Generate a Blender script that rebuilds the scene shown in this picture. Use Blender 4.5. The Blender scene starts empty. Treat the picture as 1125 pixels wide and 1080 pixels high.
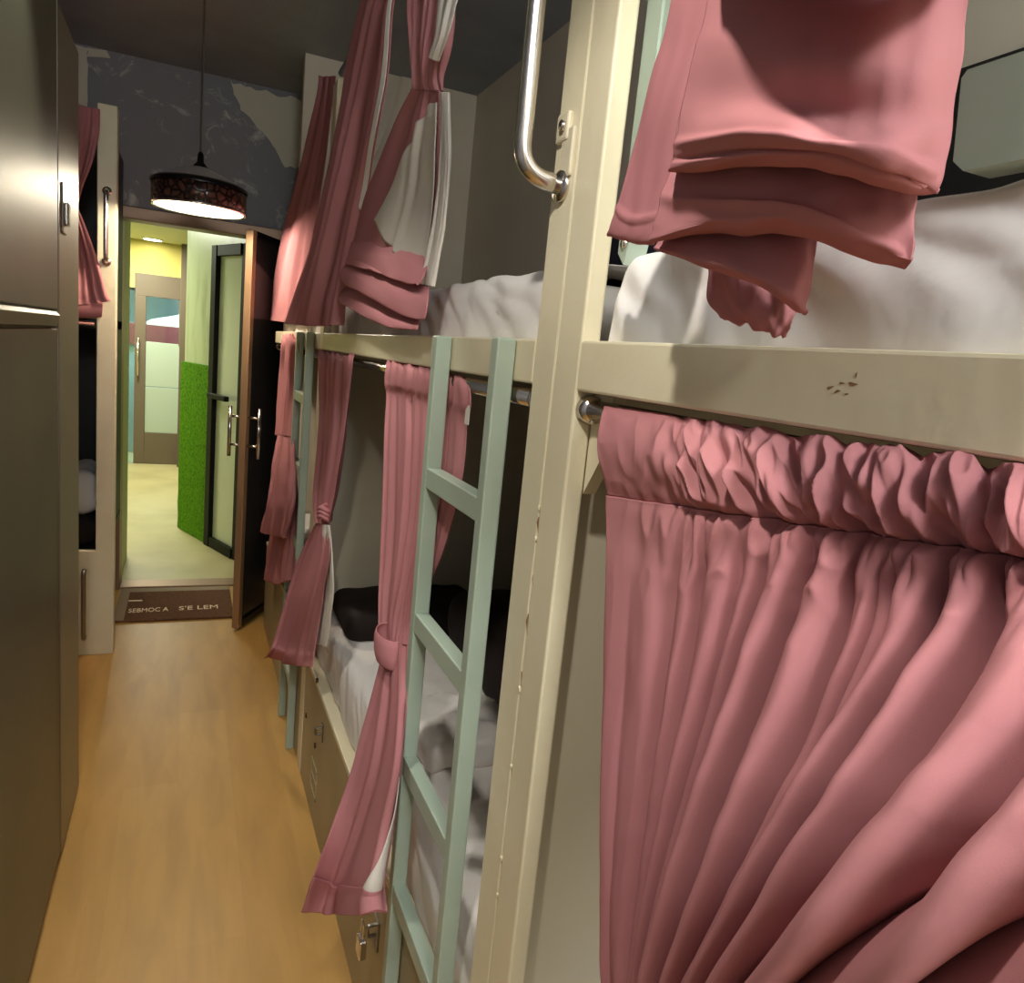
import bpy, bmesh, math, random
import numpy as np
from mathutils import Vector, Matrix, noise

random.seed(4)
SC = bpy.context.scene
COL = SC.collection

# ------------------------------------------------------------------ camera
FPX = 818.8
YAW, PIT, ROL = math.radians(24.0), math.radians(-9.86), math.radians(5.79)
H = 1.5
cy_, sy_, cp_, sp_ = math.cos(YAW), math.sin(YAW), math.cos(PIT), math.sin(PIT)
vf = np.array([sy_*cp_, cy_*cp_, sp_])
vr = np.array([cy_, -sy_, 0.0])
vu = np.cross(vr, vf)
cr_, sr_ = math.cos(ROL), math.sin(ROL)
vr, vu = vr*cr_ + vu*sr_, -vr*sr_ + vu*cr_
CP = np.array([0.0, 0.0, H])


def ray(x, y):
    return (vf*FPX + vr*(x-562.5) - vu*(y-540.0))/FPX


def atx(x, y, X):                      # measured image point -> point of the plane X
    d = ray(x, y)
    return CP + d*(X/d[0])


def aty(x, y, Y):
    d = ray(x, y)
    return CP + d*(Y/d[1])


cam = bpy.data.cameras.new('camera')
camo = bpy.data.objects.new('camera', cam)
COL.objects.link(camo)
M = Matrix(((vr[0], vu[0], -vf[0], CP[0]), (vr[1], vu[1], -vf[1], CP[1]), (vr[2], vu[2], -vf[2], CP[2]), (0, 0, 0, 1)))
camo.matrix_world = M
cam.sensor_fit = 'HORIZONTAL'
cam.sensor_width = 36.0
cam.lens = FPX/1125.0*36.0
cam.clip_start = 0.02
SC.camera = camo

# ------------------------------------------------------------------ materials


def srgb(r, g, b):
    def f(c):
        c /= 255.0
        return c/12.92 if c <= 0.04045 else ((c+0.055)/1.055)**2.4
    return (f(r), f(g), f(b), 1.0)


def mat(name, col, rough=0.5, metal=0.0, col2=None, nscale=8.0, ndetail=4.0, stretch=(1, 1, 1), bump=0.0, bscale=60.0,
        lo=0.35, hi=0.65, sheen=0.0, spec=0.5, emit=None, estr=0.0, bstretch=None):
    m = bpy.data.materials.new(name)
    m.use_nodes = True
    nt = m.node_tree
    b = nt.nodes['Principled BSDF']
    b.inputs['Base Color'].default_value = col
    b.inputs['Roughness'].default_value = rough
    b.inputs['Metallic'].default_value = metal
    b.inputs['Specular IOR Level'].default_value = spec
    if sheen:
        b.inputs['Sheen Weight'].default_value = sheen
        b.inputs['Sheen Roughness'].default_value = 0.4
    tc = nt.nodes.new('ShaderNodeTexCoord')

    def mapped(s):
        mp = nt.nodes.new('ShaderNodeMapping')
        mp.inputs['Scale'].default_value = s
        nt.links.new(tc.outputs['Object'], mp.inputs['Vector'])
        return mp.outputs['Vector']
    if col2:
        n = nt.nodes.new('ShaderNodeTexNoise')
        n.inputs['Scale'].default_value = nscale
        n.inputs['Detail'].default_value = ndetail
        nt.links.new(mapped(stretch), n.inputs['Vector'])
        rp = nt.nodes.new('ShaderNodeValToRGB')
        rp.color_ramp.elements[0].position = lo
        rp.color_ramp.elements[1].position = hi
        rp.color_ramp.elements[0].color = col
        rp.color_ramp.elements[1].color = col2
        nt.links.new(n.outputs['Fac'], rp.inputs['Fac'])
        nt.links.new(rp.outputs['Color'], b.inputs['Base Color'])
    if bump:
        n = nt.nodes.new('ShaderNodeTexNoise')
        n.inputs['Scale'].default_value = bscale
        n.inputs['Detail'].default_value = 5
        nt.links.new(mapped(bstretch or (1, 1, 1)), n.inputs['Vector'])
        bp = nt.nodes.new('ShaderNodeBump')
        bp.inputs['Strength'].default_value = bump
        bp.inputs['Distance'].default_value = 0.01
        nt.links.new(n.outputs['Fac'], bp.inputs['Height'])
        nt.links.new(bp.outputs['Normal'], b.inputs['Normal'])
    if emit:
        b.inputs['Emission Color'].default_value = emit
        b.inputs['Emission Strength'].default_value = estr
    return m


MT = {}
MT['pink'] = mat('pink_satin', srgb(184, 126, 127), 0.9, col2=srgb(178, 119, 122), nscale=3, bump=0.05, bscale=900, spec=0.0)
MT['lining'] = mat('white_lining', srgb(214, 207, 196), 0.9, bump=0.05, bscale=700, spec=0.0)
MT['cream'] = mat('cream_paint', srgb(226, 217, 186), 0.38, col2=srgb(219, 208, 175), nscale=5, bump=0.10, bscale=35)
MT['panel'] = mat('beige_panel', srgb(212, 204, 180), 0.5, col2=srgb(205, 196, 171), nscale=3)
MT['base'] = mat('beige_base_board', srgb(176, 163, 128), 0.5, col2=srgb(164, 150, 114), nscale=4)
MT['mint'] = mat('grey_mint_paint', srgb(166, 181, 164), 0.4, col2=srgb(157, 172, 155), nscale=6, bump=0.05, bscale=40)
MT['chrome'] = mat('chrome', srgb(212, 206, 200), 0.18, 1.0)
MT['capchrome'] = mat('polished_cap', srgb(225, 222, 222), 0.28, 0.6)
MT['steel'] = mat('dull_steel', srgb(150, 146, 138), 0.35, 1.0)
MT['sheet'] = mat('white_sheet', srgb(238, 233, 227), 0.85, bump=0.12, bscale=45, spec=0.15)
MT['mattress'] = mat('mattress_cloth', srgb(214, 206, 196), 0.9, spec=0.1)
MT['navy'] = mat('navy_cloth', srgb(40, 42, 56), 0.85, bump=0.1, bscale=300, spec=0.2)
MT['black'] = mat('black_cloth', srgb(44, 36, 34), 0.8, bump=0.1, bscale=300, spec=0.2)
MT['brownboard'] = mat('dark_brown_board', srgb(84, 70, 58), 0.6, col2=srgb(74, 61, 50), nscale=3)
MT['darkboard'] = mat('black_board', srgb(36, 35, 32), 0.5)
MT['ceiling'] = mat('charcoal_ceiling_paint', srgb(160, 164, 169), 0.8, col2=srgb(150, 154, 159), nscale=4, bump=0.2, bscale=30)
MT['wallbeige'] = mat('beige_wall_paint', srgb(214, 204, 184), 0.7, col2=srgb(207, 197, 176), nscale=3, bump=0.08, bscale=40)
MT['plaster'] = mat('bare_plaster', srgb(205, 200, 182), 0.85, bump=0.25, bscale=30)
MT['locker'] = mat('locker_enamel', srgb(118, 118, 98), 0.44, 0.45, col2=srgb(108, 109, 90), nscale=2.5, bump=0.02, bscale=14)
MT['cabinet'] = mat('cabinet_enamel', srgb(150, 148, 124), 0.42, 0.35, col2=srgb(143, 141, 118), nscale=2.5)
MT['brass'] = mat('brown_anodised_frame', srgb(150, 122, 100), 0.4, 0.4)
MT['bronze'] = mat('tan_door_edge', srgb(170, 138, 104), 0.35, 0.5)
MT['brown'] = mat('brown_frame', srgb(96, 84, 66), 0.5)
MT['blackframe'] = mat('black_frame', srgb(17, 19, 16), 0.6, spec=0.2)
MT['mat'] = mat('brown_doormat', srgb(112, 80, 58), 0.95, col2=srgb(98, 68, 50), nscale=60, bump=0.6, bscale=400, spec=0.1)
MT['matedge'] = mat('grey_mat_border', srgb(132, 112, 88), 0.8)
MT['letter'] = mat('cream_lettering', srgb(235, 215, 180), 0.9)
MT['screw'] = mat('dark_screw', srgb(70, 58, 40), 0.5, 0.6)
MT['scuff'] = mat('brown_scuff', srgb(136, 100, 66), 0.8)
MT['tape'] = mat('pale_plastic', srgb(205, 196, 170), 0.25)
MT['white'] = mat('white_paint', srgb(225, 222, 205), 0.5)
MT['corrceil'] = mat('pale_green_ceiling_paint', srgb(200, 206, 170), 0.6)
MT['yellowwall'] = mat('yellow_wall', srgb(196, 184, 100), 0.8)
MT['greenwall'] = mat('pale_green_wall', srgb(205, 208, 160), 0.6)
MT['frost'] = mat('frosted_panel', srgb(164, 178, 160), 0.4)
MT['corrtile'] = mat('beige_tile', srgb(184, 174, 128), 0.4, col2=srgb(158, 148, 104), nscale=2.2, ndetail=8, lo=0.4, hi=0.75)
MT['marble'] = mat('green_marble', srgb(172, 182, 150), 0.35, col2=srgb(120, 130, 104), nscale=3.0, ndetail=9, stretch=(2.6, 2.6, 0.5), lo=0.5, hi=0.75)
MT['marble2'] = mat('pale_marble', srgb(206, 214, 192), 0.2, col2=srgb(166, 172, 150), nscale=2.0, ndetail=9, stretch=(2, 2, 0.7), lo=0.55, hi=0.75)
MT['turf'] = mat('artificial_turf', srgb(104, 156, 26), 0.9, col2=srgb(66, 116, 16), nscale=60, bump=1.0, bscale=220, spec=0.1)
MT['lampwhite'] = mat('white_lamp_lining', srgb(176, 160, 150), 0.7)
MT['cord'] = mat('dark_cord', srgb(40, 36, 36), 0.6)
MT['shadeblack'] = mat('black_metal', srgb(28, 24, 24), 0.3, 0.5)
MT['bulb'] = mat('lit_bulb', (1, 0.85, 0.65, 1), 0.5, emit=(1, 0.8, 0.55, 1), estr=6)
MT['downlight'] = mat('lit_downlight', (1, 1, 0.9, 1), 0.5, emit=(1, 0.98, 0.85, 1), estr=12)
MT['blueish'] = mat('blue_grey_paint', srgb(150, 175, 185), 0.5)
MT['redbox'] = mat('dull_red_paint', srgb(130, 60, 66), 0.5)


def floor_material():
    m = bpy.data.materials.new('oak_laminate')
    m.use_nodes = True
    nt = m.node_tree
    b = nt.nodes['Principled BSDF']
    tc = nt.nodes.new('ShaderNodeTexCoord')
    rot = nt.nodes.new('ShaderNodeMapping')
    rot.inputs['Rotation'].default_value = (0, 0, math.radians(90))
    nt.links.new(tc.outputs['Object'], rot.inputs['Vector'])
    br = nt.nodes.new('ShaderNodeTexBrick')
    br.inputs['Scale'].default_value = 1.0
    br.inputs['Brick Width'].default_value = 1.25
    br.inputs['Row Height'].default_value = 0.165
    br.inputs['Mortar Size'].default_value = 0.0007
    br.inputs['Bias'].default_value = 0.0
    br.offset = 0.4
    br.inputs['Color1'].default_value = srgb(188, 147, 80)
    br.inputs['Color2'].default_value = srgb(182, 140, 74)
    br.inputs['Mortar'].default_value = srgb(186, 144, 82)
    nt.links.new(rot.outputs['Vector'], br.inputs['Vector'])
    mp = nt.nodes.new('ShaderNodeMapping')
    mp.inputs['Scale'].default_value = (9, 1.6, 1)
    nt.links.new(tc.outputs['Object'], mp.inputs['Vector'])
    n = nt.nodes.new('ShaderNodeTexNoise')
    n.inputs['Scale'].default_value = 1.6
    n.inputs['Detail'].default_value = 6
    n.inputs['Distortion'].default_value = 0.6
    nt.links.new(mp.outputs['Vector'], n.inputs['Vector'])
    rp = nt.nodes.new('ShaderNodeValToRGB')
    rp.color_ramp.elements[0].position = 0.3
    rp.color_ramp.elements[0].color = (0.84, 0.82, 0.78, 1)
    rp.color_ramp.elements[1].position = 0.62
    rp.color_ramp.elements[1].color = (1.06, 1.05, 1.02, 1)
    nt.links.new(n.outputs['Fac'], rp.inputs['Fac'])
    mx = nt.nodes.new('ShaderNodeMixRGB')
    mx.blend_type = 'MULTIPLY'
    mx.inputs['Fac'].default_value = 0.85
    nt.links.new(br.outputs['Color'], mx.inputs['Color1'])
    nt.links.new(rp.outputs['Color'], mx.inputs['Color2'])
    nt.links.new(mx.outputs['Color'], b.inputs['Base Color'])
    b.inputs['Roughness'].default_value = 0.42
    return m


MT['floor'] = floor_material()


def scuffed_wall():
    m = bpy.data.materials.new('scuffed_grey_paint')
    m.use_nodes = True
    nt = m.node_tree
    b = nt.nodes['Principled BSDF']
    tc = nt.nodes.new('ShaderNodeTexCoord')
    n1 = nt.nodes.new('ShaderNodeTexNoise')
    n1.inputs['Scale'].default_value = 7
    n1.inputs['Detail'].default_value = 9
    n1.inputs['Roughness'].default_value = 0.72
    n1.inputs['Distortion'].default_value = 1.3
    nt.links.new(tc.outputs['Object'], n1.inputs['Vector'])
    rp = nt.nodes.new('ShaderNodeValToRGB')
    rp.color_ramp.elements[0].position = 0.56
    rp.color_ramp.elements[0].color = (0, 0, 0, 1)
    rp.color_ramp.elements[1].position = 0.68
    rp.color_ramp.elements[1].color = (0.75, 0.75, 0.75, 1)
    nt.links.new(n1.outputs['Fac'], rp.inputs['Fac'])
    n2 = nt.nodes.new('ShaderNodeTexNoise')
    n2.inputs['Scale'].default_value = 2
    n2.inputs['Detail'].default_value = 4
    nt.links.new(tc.outputs['Object'], n2.inputs['Vector'])
    mx0 = nt.nodes.new('ShaderNodeMixRGB')
    mx0.inputs['Color1'].default_value = srgb(138, 138, 143)
    mx0.inputs['Color2'].default_value = srgb(120, 121, 127)
    nt.links.new(n2.outputs['Fac'], mx0.inputs['Fac'])
    mx = nt.nodes.new('ShaderNodeMixRGB')
    mx.inputs['Color2'].default_value = srgb(214, 212, 206)
    nt.links.new(rp.outputs['Color'], mx.inputs['Fac'])
    nt.links.new(mx0.outputs['Color'], mx.inputs['Color1'])
    nt.links.new(mx.outputs['Color'], b.inputs['Base Color'])
    b.inputs['Roughness'].default_value = 0.7
    return m


MT['scuffwall'] = scuffed_wall()


def lattice_band():
    m = bpy.data.materials.new('brown_lattice_band')
    m.use_nodes = True
    nt = m.node_tree
    b = nt.nodes['Principled BSDF']
    tc = nt.nodes.new('ShaderNodeTexCoord')
    v = nt.nodes.new('ShaderNodeTexVoronoi')
    v.inputs['Scale'].default_value = 34
    v.feature = 'DISTANCE_TO_EDGE'
    nt.links.new(tc.outputs['Object'], v.inputs['Vector'])
    rp = nt.nodes.new('ShaderNodeValToRGB')
    rp.color_ramp.elements[0].position = 0.04
    rp.color_ramp.elements[0].color = srgb(30, 20, 18)
    rp.color_ramp.elements[1].position = 0.22
    rp.color_ramp.elements[1].color = srgb(92, 60, 48)
    nt.links.new(v.outputs['Distance'], rp.inputs['Fac'])
    nt.links.new(rp.outputs['Color'], b.inputs['Base Color'])
    bp = nt.nodes.new('ShaderNodeBump')
    bp.inputs['Strength'].default_value = 0.8
    bp.inputs['Distance'].default_value = 0.006
    nt.links.new(v.outputs['Distance'], bp.inputs['Height'])
    nt.links.new(bp.outputs['Normal'], b.inputs['Normal'])
    b.inputs['Roughness'].default_value = 0.25
    b.inputs['Metallic'].default_value = 0.3
    return m


MT['lattice'] = lattice_band()


def glass_material(name, tint, alpha, rough=0.05):
    m = bpy.data.materials.new(name)
    m.use_nodes = True
    nt = m.node_tree
    nt.nodes.clear()
    out = nt.nodes.new('ShaderNodeOutputMaterial')
    tr = nt.nodes.new('ShaderNodeBsdfTransparent')
    tr.inputs['Color'].default_value = tint
    gl = nt.nodes.new('ShaderNodeBsdfGlossy')
    gl.inputs['Roughness'].default_value = rough
    gl.inputs['Color'].default_value = (0.9, 0.9, 0.9, 1)
    mx = nt.nodes.new('ShaderNodeMixShader')
    fr = nt.nodes.new('ShaderNodeFresnel')
    fr.inputs['IOR'].default_value = 1.5
    nt.links.new(fr.outputs['Fac'], mx.inputs['Fac'])
    nt.links.new(tr.outputs['BSDF'], mx.inputs[1])
    nt.links.new(gl.outputs['BSDF'], mx.inputs[2])
    nt.links.new(mx.outputs['Shader'], out.inputs['Surface'])
    return m


MT['darkglass'] = mat('dark_tinted_glass', srgb(50, 48, 48), 0.22, 0.0, spec=0.7)
MT['clearglass'] = glass_material('clear_glass', (0.85, 0.95, 0.95, 1), 0.1)

# ------------------------------------------------------------------ object helpers
WL = {}                                     # world location of each object made


def link(o, parent, loc):
    COL.objects.link(o)
    loc = np.array(loc, float)
    WL[o.name] = loc
    if parent is not None:
        o.parent = parent
        o.location = loc - WL[parent.name]
    else:
        o.location = loc
    return o


def empty(name, loc, label, cat, group=None):
    o = bpy.data.objects.new(name, None)
    o.empty_display_size = 0.05
    link(o, None, loc)
    tag(o, label, cat, group)
    return o


def tag(o, label, cat, group=None):
    o['label'] = label
    o['category'] = cat
    if group:
        o['group'] = group
    return o


def struct(o, label=None, cat=None):
    o['kind'] = 'structure'
    if label:
        o['label'] = label
    if cat:
        o['category'] = cat
    return o


def build(name, bm, material, parent=None, smooth=False, label=None, origin=None):
    bmesh.ops.recalc_face_normals(bm, faces=bm.faces[:])
    me = bpy.data.meshes.new(name)
    if origin is None:
        if parent is not None:
            origin = WL[parent.name]
        else:
            lo = [min(v.co[i] for v in bm.verts) for i in range(3)]
            hi = [max(v.co[i] for v in bm.verts) for i in range(3)]
            origin = ((lo[0]+hi[0])/2, (lo[1]+hi[1])/2, lo[2])
    bmesh.ops.translate(bm, verts=bm.verts[:], vec=-Vector(tuple(origin)))
    bm.to_mesh(me)
    bm.free()
    mats = material if isinstance(material, (list, tuple)) else [material]
    for mm in mats:
        me.materials.append(MT[mm])
    if smooth:
        for p in me.polygons:
            p.use_smooth = True
    o = bpy.data.objects.new(name, me)
    link(o, parent, origin)
    if label:
        o['label'] = label
    return o


def box(bm, a, b, bev=0.0, seg=2):
    lo = [min(a[i], b[i]) for i in range(3)]
    hi = [max(a[i], b[i]) for i in range(3)]
    vs = [bm.verts.new((x, y, z)) for x in (lo[0], hi[0]) for y in (lo[1], hi[1]) for z in (lo[2], hi[2])]
    f = [(0, 1, 3, 2), (4, 6, 7, 5), (0, 4, 5, 1), (2, 3, 7, 6), (0, 2, 6, 4), (1, 5, 7, 3)]
    fs = [bm.faces.new([vs[i] for i in q]) for q in f]
    if bev > 0:
        es = set()
        for q in fs:
            es.update(q.edges)
        bmesh.ops.bevel(bm, geom=list(es), offset=bev, segments=seg, affect='EDGES', profile=0.5)
    return bm


def bx(a, b, bev=0.0):
    return box(bmesh.new(), a, b, bev)


def prism(bm, poly, axis, a, b):
    """poly: list of 2D points in the two axes other than axis (in order), extruded from a to b."""
    def mk(p, t):
        c = list(p)
        c.insert(axis, t)
        return bm.verts.new(c)
    A = [mk(p, a) for p in poly]
    B = [mk(p, b) for p in poly]
    n = len(poly)
    bm.faces.new(A)
    bm.faces.new(B[::-1])
    for i in range(n):
        bm.faces.new((A[i], A[(i+1) % n], B[(i+1) % n], B[i]))
    return bm


def tube(bm, pts, r, n=14, cap=True):
    pts = [np.array(p, float) for p in pts]
    m = len(pts)
    T = []
    for i in range(m):
        t = pts[min(i+1, m-1)] - pts[max(i-1, 0)]
        T.append(t/np.linalg.norm(t))
    ref = np.array([0, 0, 1.0]) if abs(T[0][2]) < 0.9 else np.array([1.0, 0, 0])
    u = np.cross(ref, T[0])
    u /= np.linalg.norm(u)
    rings = []
    for i in range(m):
        u = u - T[i]*(u @ T[i])
        u /= np.linalg.norm(u)
        w = np.cross(T[i], u)
        rr = r[i] if isinstance(r, (list, tuple)) else r
        rings.append([bm.verts.new(pts[i] + rr*(math.cos(k*2*math.pi/n)*u + math.sin(k*2*math.pi/n)*w)) for k in range(n)])
    for i in range(m-1):
        for k in range(n):
            bm.faces.new((rings[i][k], rings[i][(k+1) % n], rings[i+1][(k+1) % n], rings[i+1][k]))
    if cap:
        bm.faces.new(rings[0][::-1])
        bm.faces.new(rings[-1])
    return bm


def lathe(bm, prof, c, n=48, cap=False):
    rings = []
    for r, z in prof:
        if r < 1e-5:
            rings.append([bm.verts.new((c[0], c[1], z))])
        else:
            rings.append([bm.verts.new((c[0]+r*math.cos(2*math.pi*k/n), c[1]+r*math.sin(2*math.pi*k/n), z)) for k in range(n)])
    for a, b in zip(rings, rings[1:]):
        for k in range(n):
            q = [a[k % len(a)], a[(k+1) % n % len(a)], b[(k+1) % n % len(b)], b[k % len(b)]]
            q2 = []
            for v in q:
                if v not in q2:
                    q2.append(v)
            if len(q2) > 2:
                bm.faces.new(q2)
    return bm


def fillet(pts, rad, n=7):
    pts = [np.array(p, float) for p in pts]
    out = [pts[0]]
    for i in range(1, len(pts)-1):
        a, b, c = pts[i-1], pts[i], pts[i+1]
        p, q = b + (a-b)/np.linalg.norm(a-b)*rad, b + (c-b)/np.linalg.norm(c-b)*rad
        for k in range(n+1):
            t = k/n
            out.append((1-t)**2*p + 2*t*(1-t)*b + t*t*q)
    out.append(pts[-1])
    return out


def soft_box(lo, hi, r, res=0.03, amp=0.0, freq=6.0, seed=0.0, sag=0.0):
    """a cushion-like rounded box with wrinkles"""
    bm = bmesh.new()
    lo, hi = np.array(lo, float), np.array(hi, float)
    n = np.maximum(3, np.ceil((hi-lo)/res).astype(int))
    idx = {}

    def vert(i, j, k):
        key = (i, j, k)
        if key not in idx:
            p = lo + (hi-lo)*np.array([i/n[0], j/n[1], k/n[2]])
            inner = np.clip(p, lo+r, hi-r)
            d = p-inner
            L = np.linalg.norm(d)
            if L > 1e-9:
                d = d/L
                p = inner + d*r
            if amp:
                v = Vector(tuple(p*freq + seed))
                p = p + d*amp*(noise.noise(v) + 0.5*noise.noise(v*2.1))
            if sag:
                u = (p-lo)/(hi-lo)
                p[2] += sag*math.sin(math.pi*min(max(u[0], 0), 1))*math.sin(math.pi*min(max(u[1], 0), 1))*(1 if u[2] > .5 else -.3)
            idx[key] = bm.verts.new(p)
        return idx[key]
    for ax in range(3):
        o1, o2 = [a for a in range(3) if a != ax]
        for side in (0, n[ax]):
            for i in range(n[o1]):
                for j in range(n[o2]):
                    q = []
                    for di, dj in ((0, 0), (1, 0), (1, 1), (0, 1)):
                        c = [0, 0, 0]
                        c[ax], c[o1], c[o2] = side, i+di, j+dj
                        q.append(vert(*c))
                    bm.faces.new(q)
    return bm


# ------------------------------------------------------------------ cloth sheets
def crm(P, t):
    """Catmull-Rom through an array P (n, ...) at parameters t in [0, n-1]"""
    n = len(P)
    i = np.clip(np.floor(t).astype(int), 0, n-2)
    f = (t-i)
    g = f.reshape(f.shape + (1,)*(P.ndim-1))
    p0, p1, p2, p3 = P[np.maximum(i-1, 0)], P[i], P[i+1], P[np.minimum(i+2, n-1)]
    return 0.5*((2*p1) + (p2-p0)*g + (2*p0-5*p1+4*p2-p3)*g**2 + (3*p1-p0-3*p2+p3)*g**3)


def grid_from_rows(rows, nu, nv):
    R = [np.array(r, float) for r in rows]
    U = []
    for r in R:
        U.append(crm(r, np.linspace(0, len(r)-1, nu)))
    U = np.array(U)                                     # rows x nu x 3
    return crm(U, np.linspace(0, len(R)-1, nv))         # nv x nu x 3


def normals(G):
    du = np.gradient(G, axis=1)
    dv = np.gradient(G, axis=0)
    n = np.cross(du, dv)
    L = np.linalg.norm(n, axis=2, keepdims=True)
    n = n/np.maximum(L, 1e-9)
    s = np.sign(np.sum(n*(CP-G), axis=2).mean())
    return n*s


def add_grid(bm, G):
    nv, nu = G.shape[:2]
    V = [[bm.verts.new(G[i, j]) for j in range(nu)] for i in range(nv)]
    for i in range(nv-1):
        for j in range(nu-1):
            bm.faces.new((V[i][j], V[i][j+1], V[i+1][j+1], V[i+1][j]))


def cloth(name, grids, material, parent=None, thick=0.002):
    bm = bmesh.new()
    for G in grids:
        add_grid(bm, G)
    o = build(name, bm, material, parent, smooth=True)
    md = o.modifiers.new('thickness', 'SOLIDIFY')
    md.thickness = thick
    md.offset = -1
    return o


def nz(a, b, c, s=0.0):
    return noise.noise(Vector((a, b, c+s)))


def noise_grid(nu, nv, fu, fv, s):
    return np.array([[nz(j/(nu-1)*fu, i/(nv-1)*fv, 0.37, s) for j in range(nu)] for i in range(nv)])


def prow(X, *pts):
    """a row of cloth from measured points; each point may carry its own depth X"""
    out = []
    for p in pts:
        out.append(atx(p[0], p[1], p[2] if len(p) > 2 else X))
    return out


def folded(rows, nu, nv, nfold, amp, seed, pinch=(), taper=0.0, sharp=1.0):
    """a hanging sheet with vertical folds; amp may be a list along the length"""
    G = grid_from_rows(rows, nu, nv)
    N = normals(G)
    rnd = random.Random(seed)
    u = np.linspace(0, 1, nu)[None, :]
    v = np.linspace(0, 1, nv)[:, None]
    if isinstance(amp, (list, tuple)):
        A = np.interp(v[:, 0], np.linspace(0, 1, len(amp)), amp)[:, None]
    else:
        A = amp
    ph = rnd.uniform(0, 6.28)
    warp = 0.35*np.sin(2*math.pi*u*1.3+ph) + 0.22*np.sin(2*math.pi*u*2.7+ph*2)
    s = np.sin(2*math.pi*(nfold*u + warp + 0.18*np.sin(2.2*v+ph)))
    s = np.sign(s)*np.abs(s)**sharp
    s2 = np.sin(2*math.pi*(nfold*2.3*u + 0.9*warp + ph))
    k = 0.65 + 0.35*noise_grid(nu, nv, nfold*0.9, 2.0, seed)
    D = A*(s*k + 0.22*s2) + 0.25*np.abs(A)*noise_grid(nu, nv, 7, 7, seed+5)
    return G + N*D[..., None]


# =================================================================== the setting
XL, XR = -1.28, 1.335
YB, YF, ZC = -1.30, 4.60, 2.83
YE = 3.95

struct(build('floor', bx((XL-.1, YB-.1, -.06), (XR+.1, 4.66, 0)), 'floor', origin=(0, 0, 0)))
struct(build('ceiling', bx((XL-.1, YB-.1, ZC), (XR+.1, 4.75, ZC+.1)), 'ceiling', origin=(0, 0, ZC)))
struct(build('wall_right', bx((XR, YB-.1, 0), (XR+.1, 4.75, ZC)), 'wallbeige', origin=(XR, 0, 0)))
struct(build('wall_left', bx((XL-.1, YB-.1, 0), (XL, 4.75, ZC)), 'scuffwall', origin=(XL, 0, 0)))
struct(build('wall_back', bx((XL, YB-.1, 0), (XR, YB, ZC)), 'wallbeige', origin=(0, YB, 0)))
DX0, DX1, DZ = -.335, .66, 2.035
b = bmesh.new()
box(b, (XL, YF, 0), (DX0-.04, YF+.12, ZC))
box(b, (DX0-.04, YF, DZ+.06), (DX1+.04, YF+.12, ZC))
box(b, (DX1+.04, YF, 0), (XR, YF+.12, ZC))
wf = struct(build('wall_far', b, 'scuffwall', origin=(0, YF, 0)))
# bare plaster where the grey paint has come off


def patch_poly(name, pts, parent, material, th=.004, jag=.02, seed=1, Y=YF):
    rnd = random.Random(seed)
    out = []
    n = len(pts)
    for i in range(n):
        a, c = np.array(pts[i]), np.array(pts[(i+1) % n])
        L = np.linalg.norm(c-a)
        m = max(1, int(L/.025))
        for k in range(m):
            p = a+(c-a)*k/m
            out.append((p[0]+rnd.uniform(-jag, jag)*.4, min(p[1]+rnd.uniform(-jag, jag)*.5, ZC-.002)))
    bm = bmesh.new()
    prism(bm, out, 1, Y-th, Y+.002)
    return build(name, bm, material, parent)


patch_poly('bare_plaster', [(.16, 2.815), (.40, 2.80), (.64, 2.815), (.74, 2.80), (.72, 2.6), (.55, 2.45), (.46, 2.44), (.40, 2.54), (.30, 2.63), (.23, 2.69)], wf, 'plaster', seed=2)
patch_poly('bare_plaster', [(-.56, 2.82), (-.50, 2.82), (-.50, 2.55), (-.56, 2.55)], wf, 'plaster', seed=3, jag=.008)
patch_poly('bare_plaster', [(-.50, 2.825), (-.42, 2.825), (-.40, 2.80), (-.47, 2.79), (-.50, 2.775)], wf, 'plaster', seed=4, jag=.012)
struct(build('wall_end', bx((.47, YE, 0), (XR, YE+.06, ZC)), 'wallbeige', origin=(.9, YE, 0)))
# dark band along the right wall behind the near upper bed
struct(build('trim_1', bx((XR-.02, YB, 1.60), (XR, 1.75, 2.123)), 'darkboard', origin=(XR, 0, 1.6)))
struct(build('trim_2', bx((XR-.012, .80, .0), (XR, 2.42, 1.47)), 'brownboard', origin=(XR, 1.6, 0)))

# door frame
b = bmesh.new()
box(b, (DX0-.045, YF-.02, DZ), (DX1+.045, YF+.13, DZ+.065), .006)
box(b, (DX0-.045, YF-.02, 0), (DX0, YF+.13, DZ), .004)
box(b, (DX1, YF-.02, 0), (DX1+.045, YF+.13, DZ), .004)
box(b, (DX0, YF, 0), (DX1, YF+.13, .012), .003)
struct(build('trim_3', b, 'brass', origin=(0, YF, 0)))

# open glass door leaf
hx, hy = .645, 4.565
fx, fy = .246, 3.862
L = math.hypot(fx-hx, fy-hy)
e = np.array([(fx-hx)/L, (fy-hy)/L])
nrm = np.array([e[1], -e[0]])          # points towards the aisle side


def leaf_box(bm, s0, s1, t0, t1, z0, z1, bev=.003):
    q = bmesh.new()
    box(q, (s0, t0, z0), (s1, t1, z1), bev)
    for v in q.verts:
        s, t, z = v.co
        v.co = (hx+e[0]*s+nrm[0]*t, hy+e[1]*s+nrm[1]*t, z)
    me = bpy.data.meshes.new('tmp')
    q.to_mesh(me)
    q.free()
    bm.from_mesh(me)
    bpy.data.meshes.remove(me)
    return bm


def leaf_pt(s, t, z):
    return (hx+e[0]*s+nrm[0]*t, hy+e[1]*s+nrm[1]*t, z)


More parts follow.
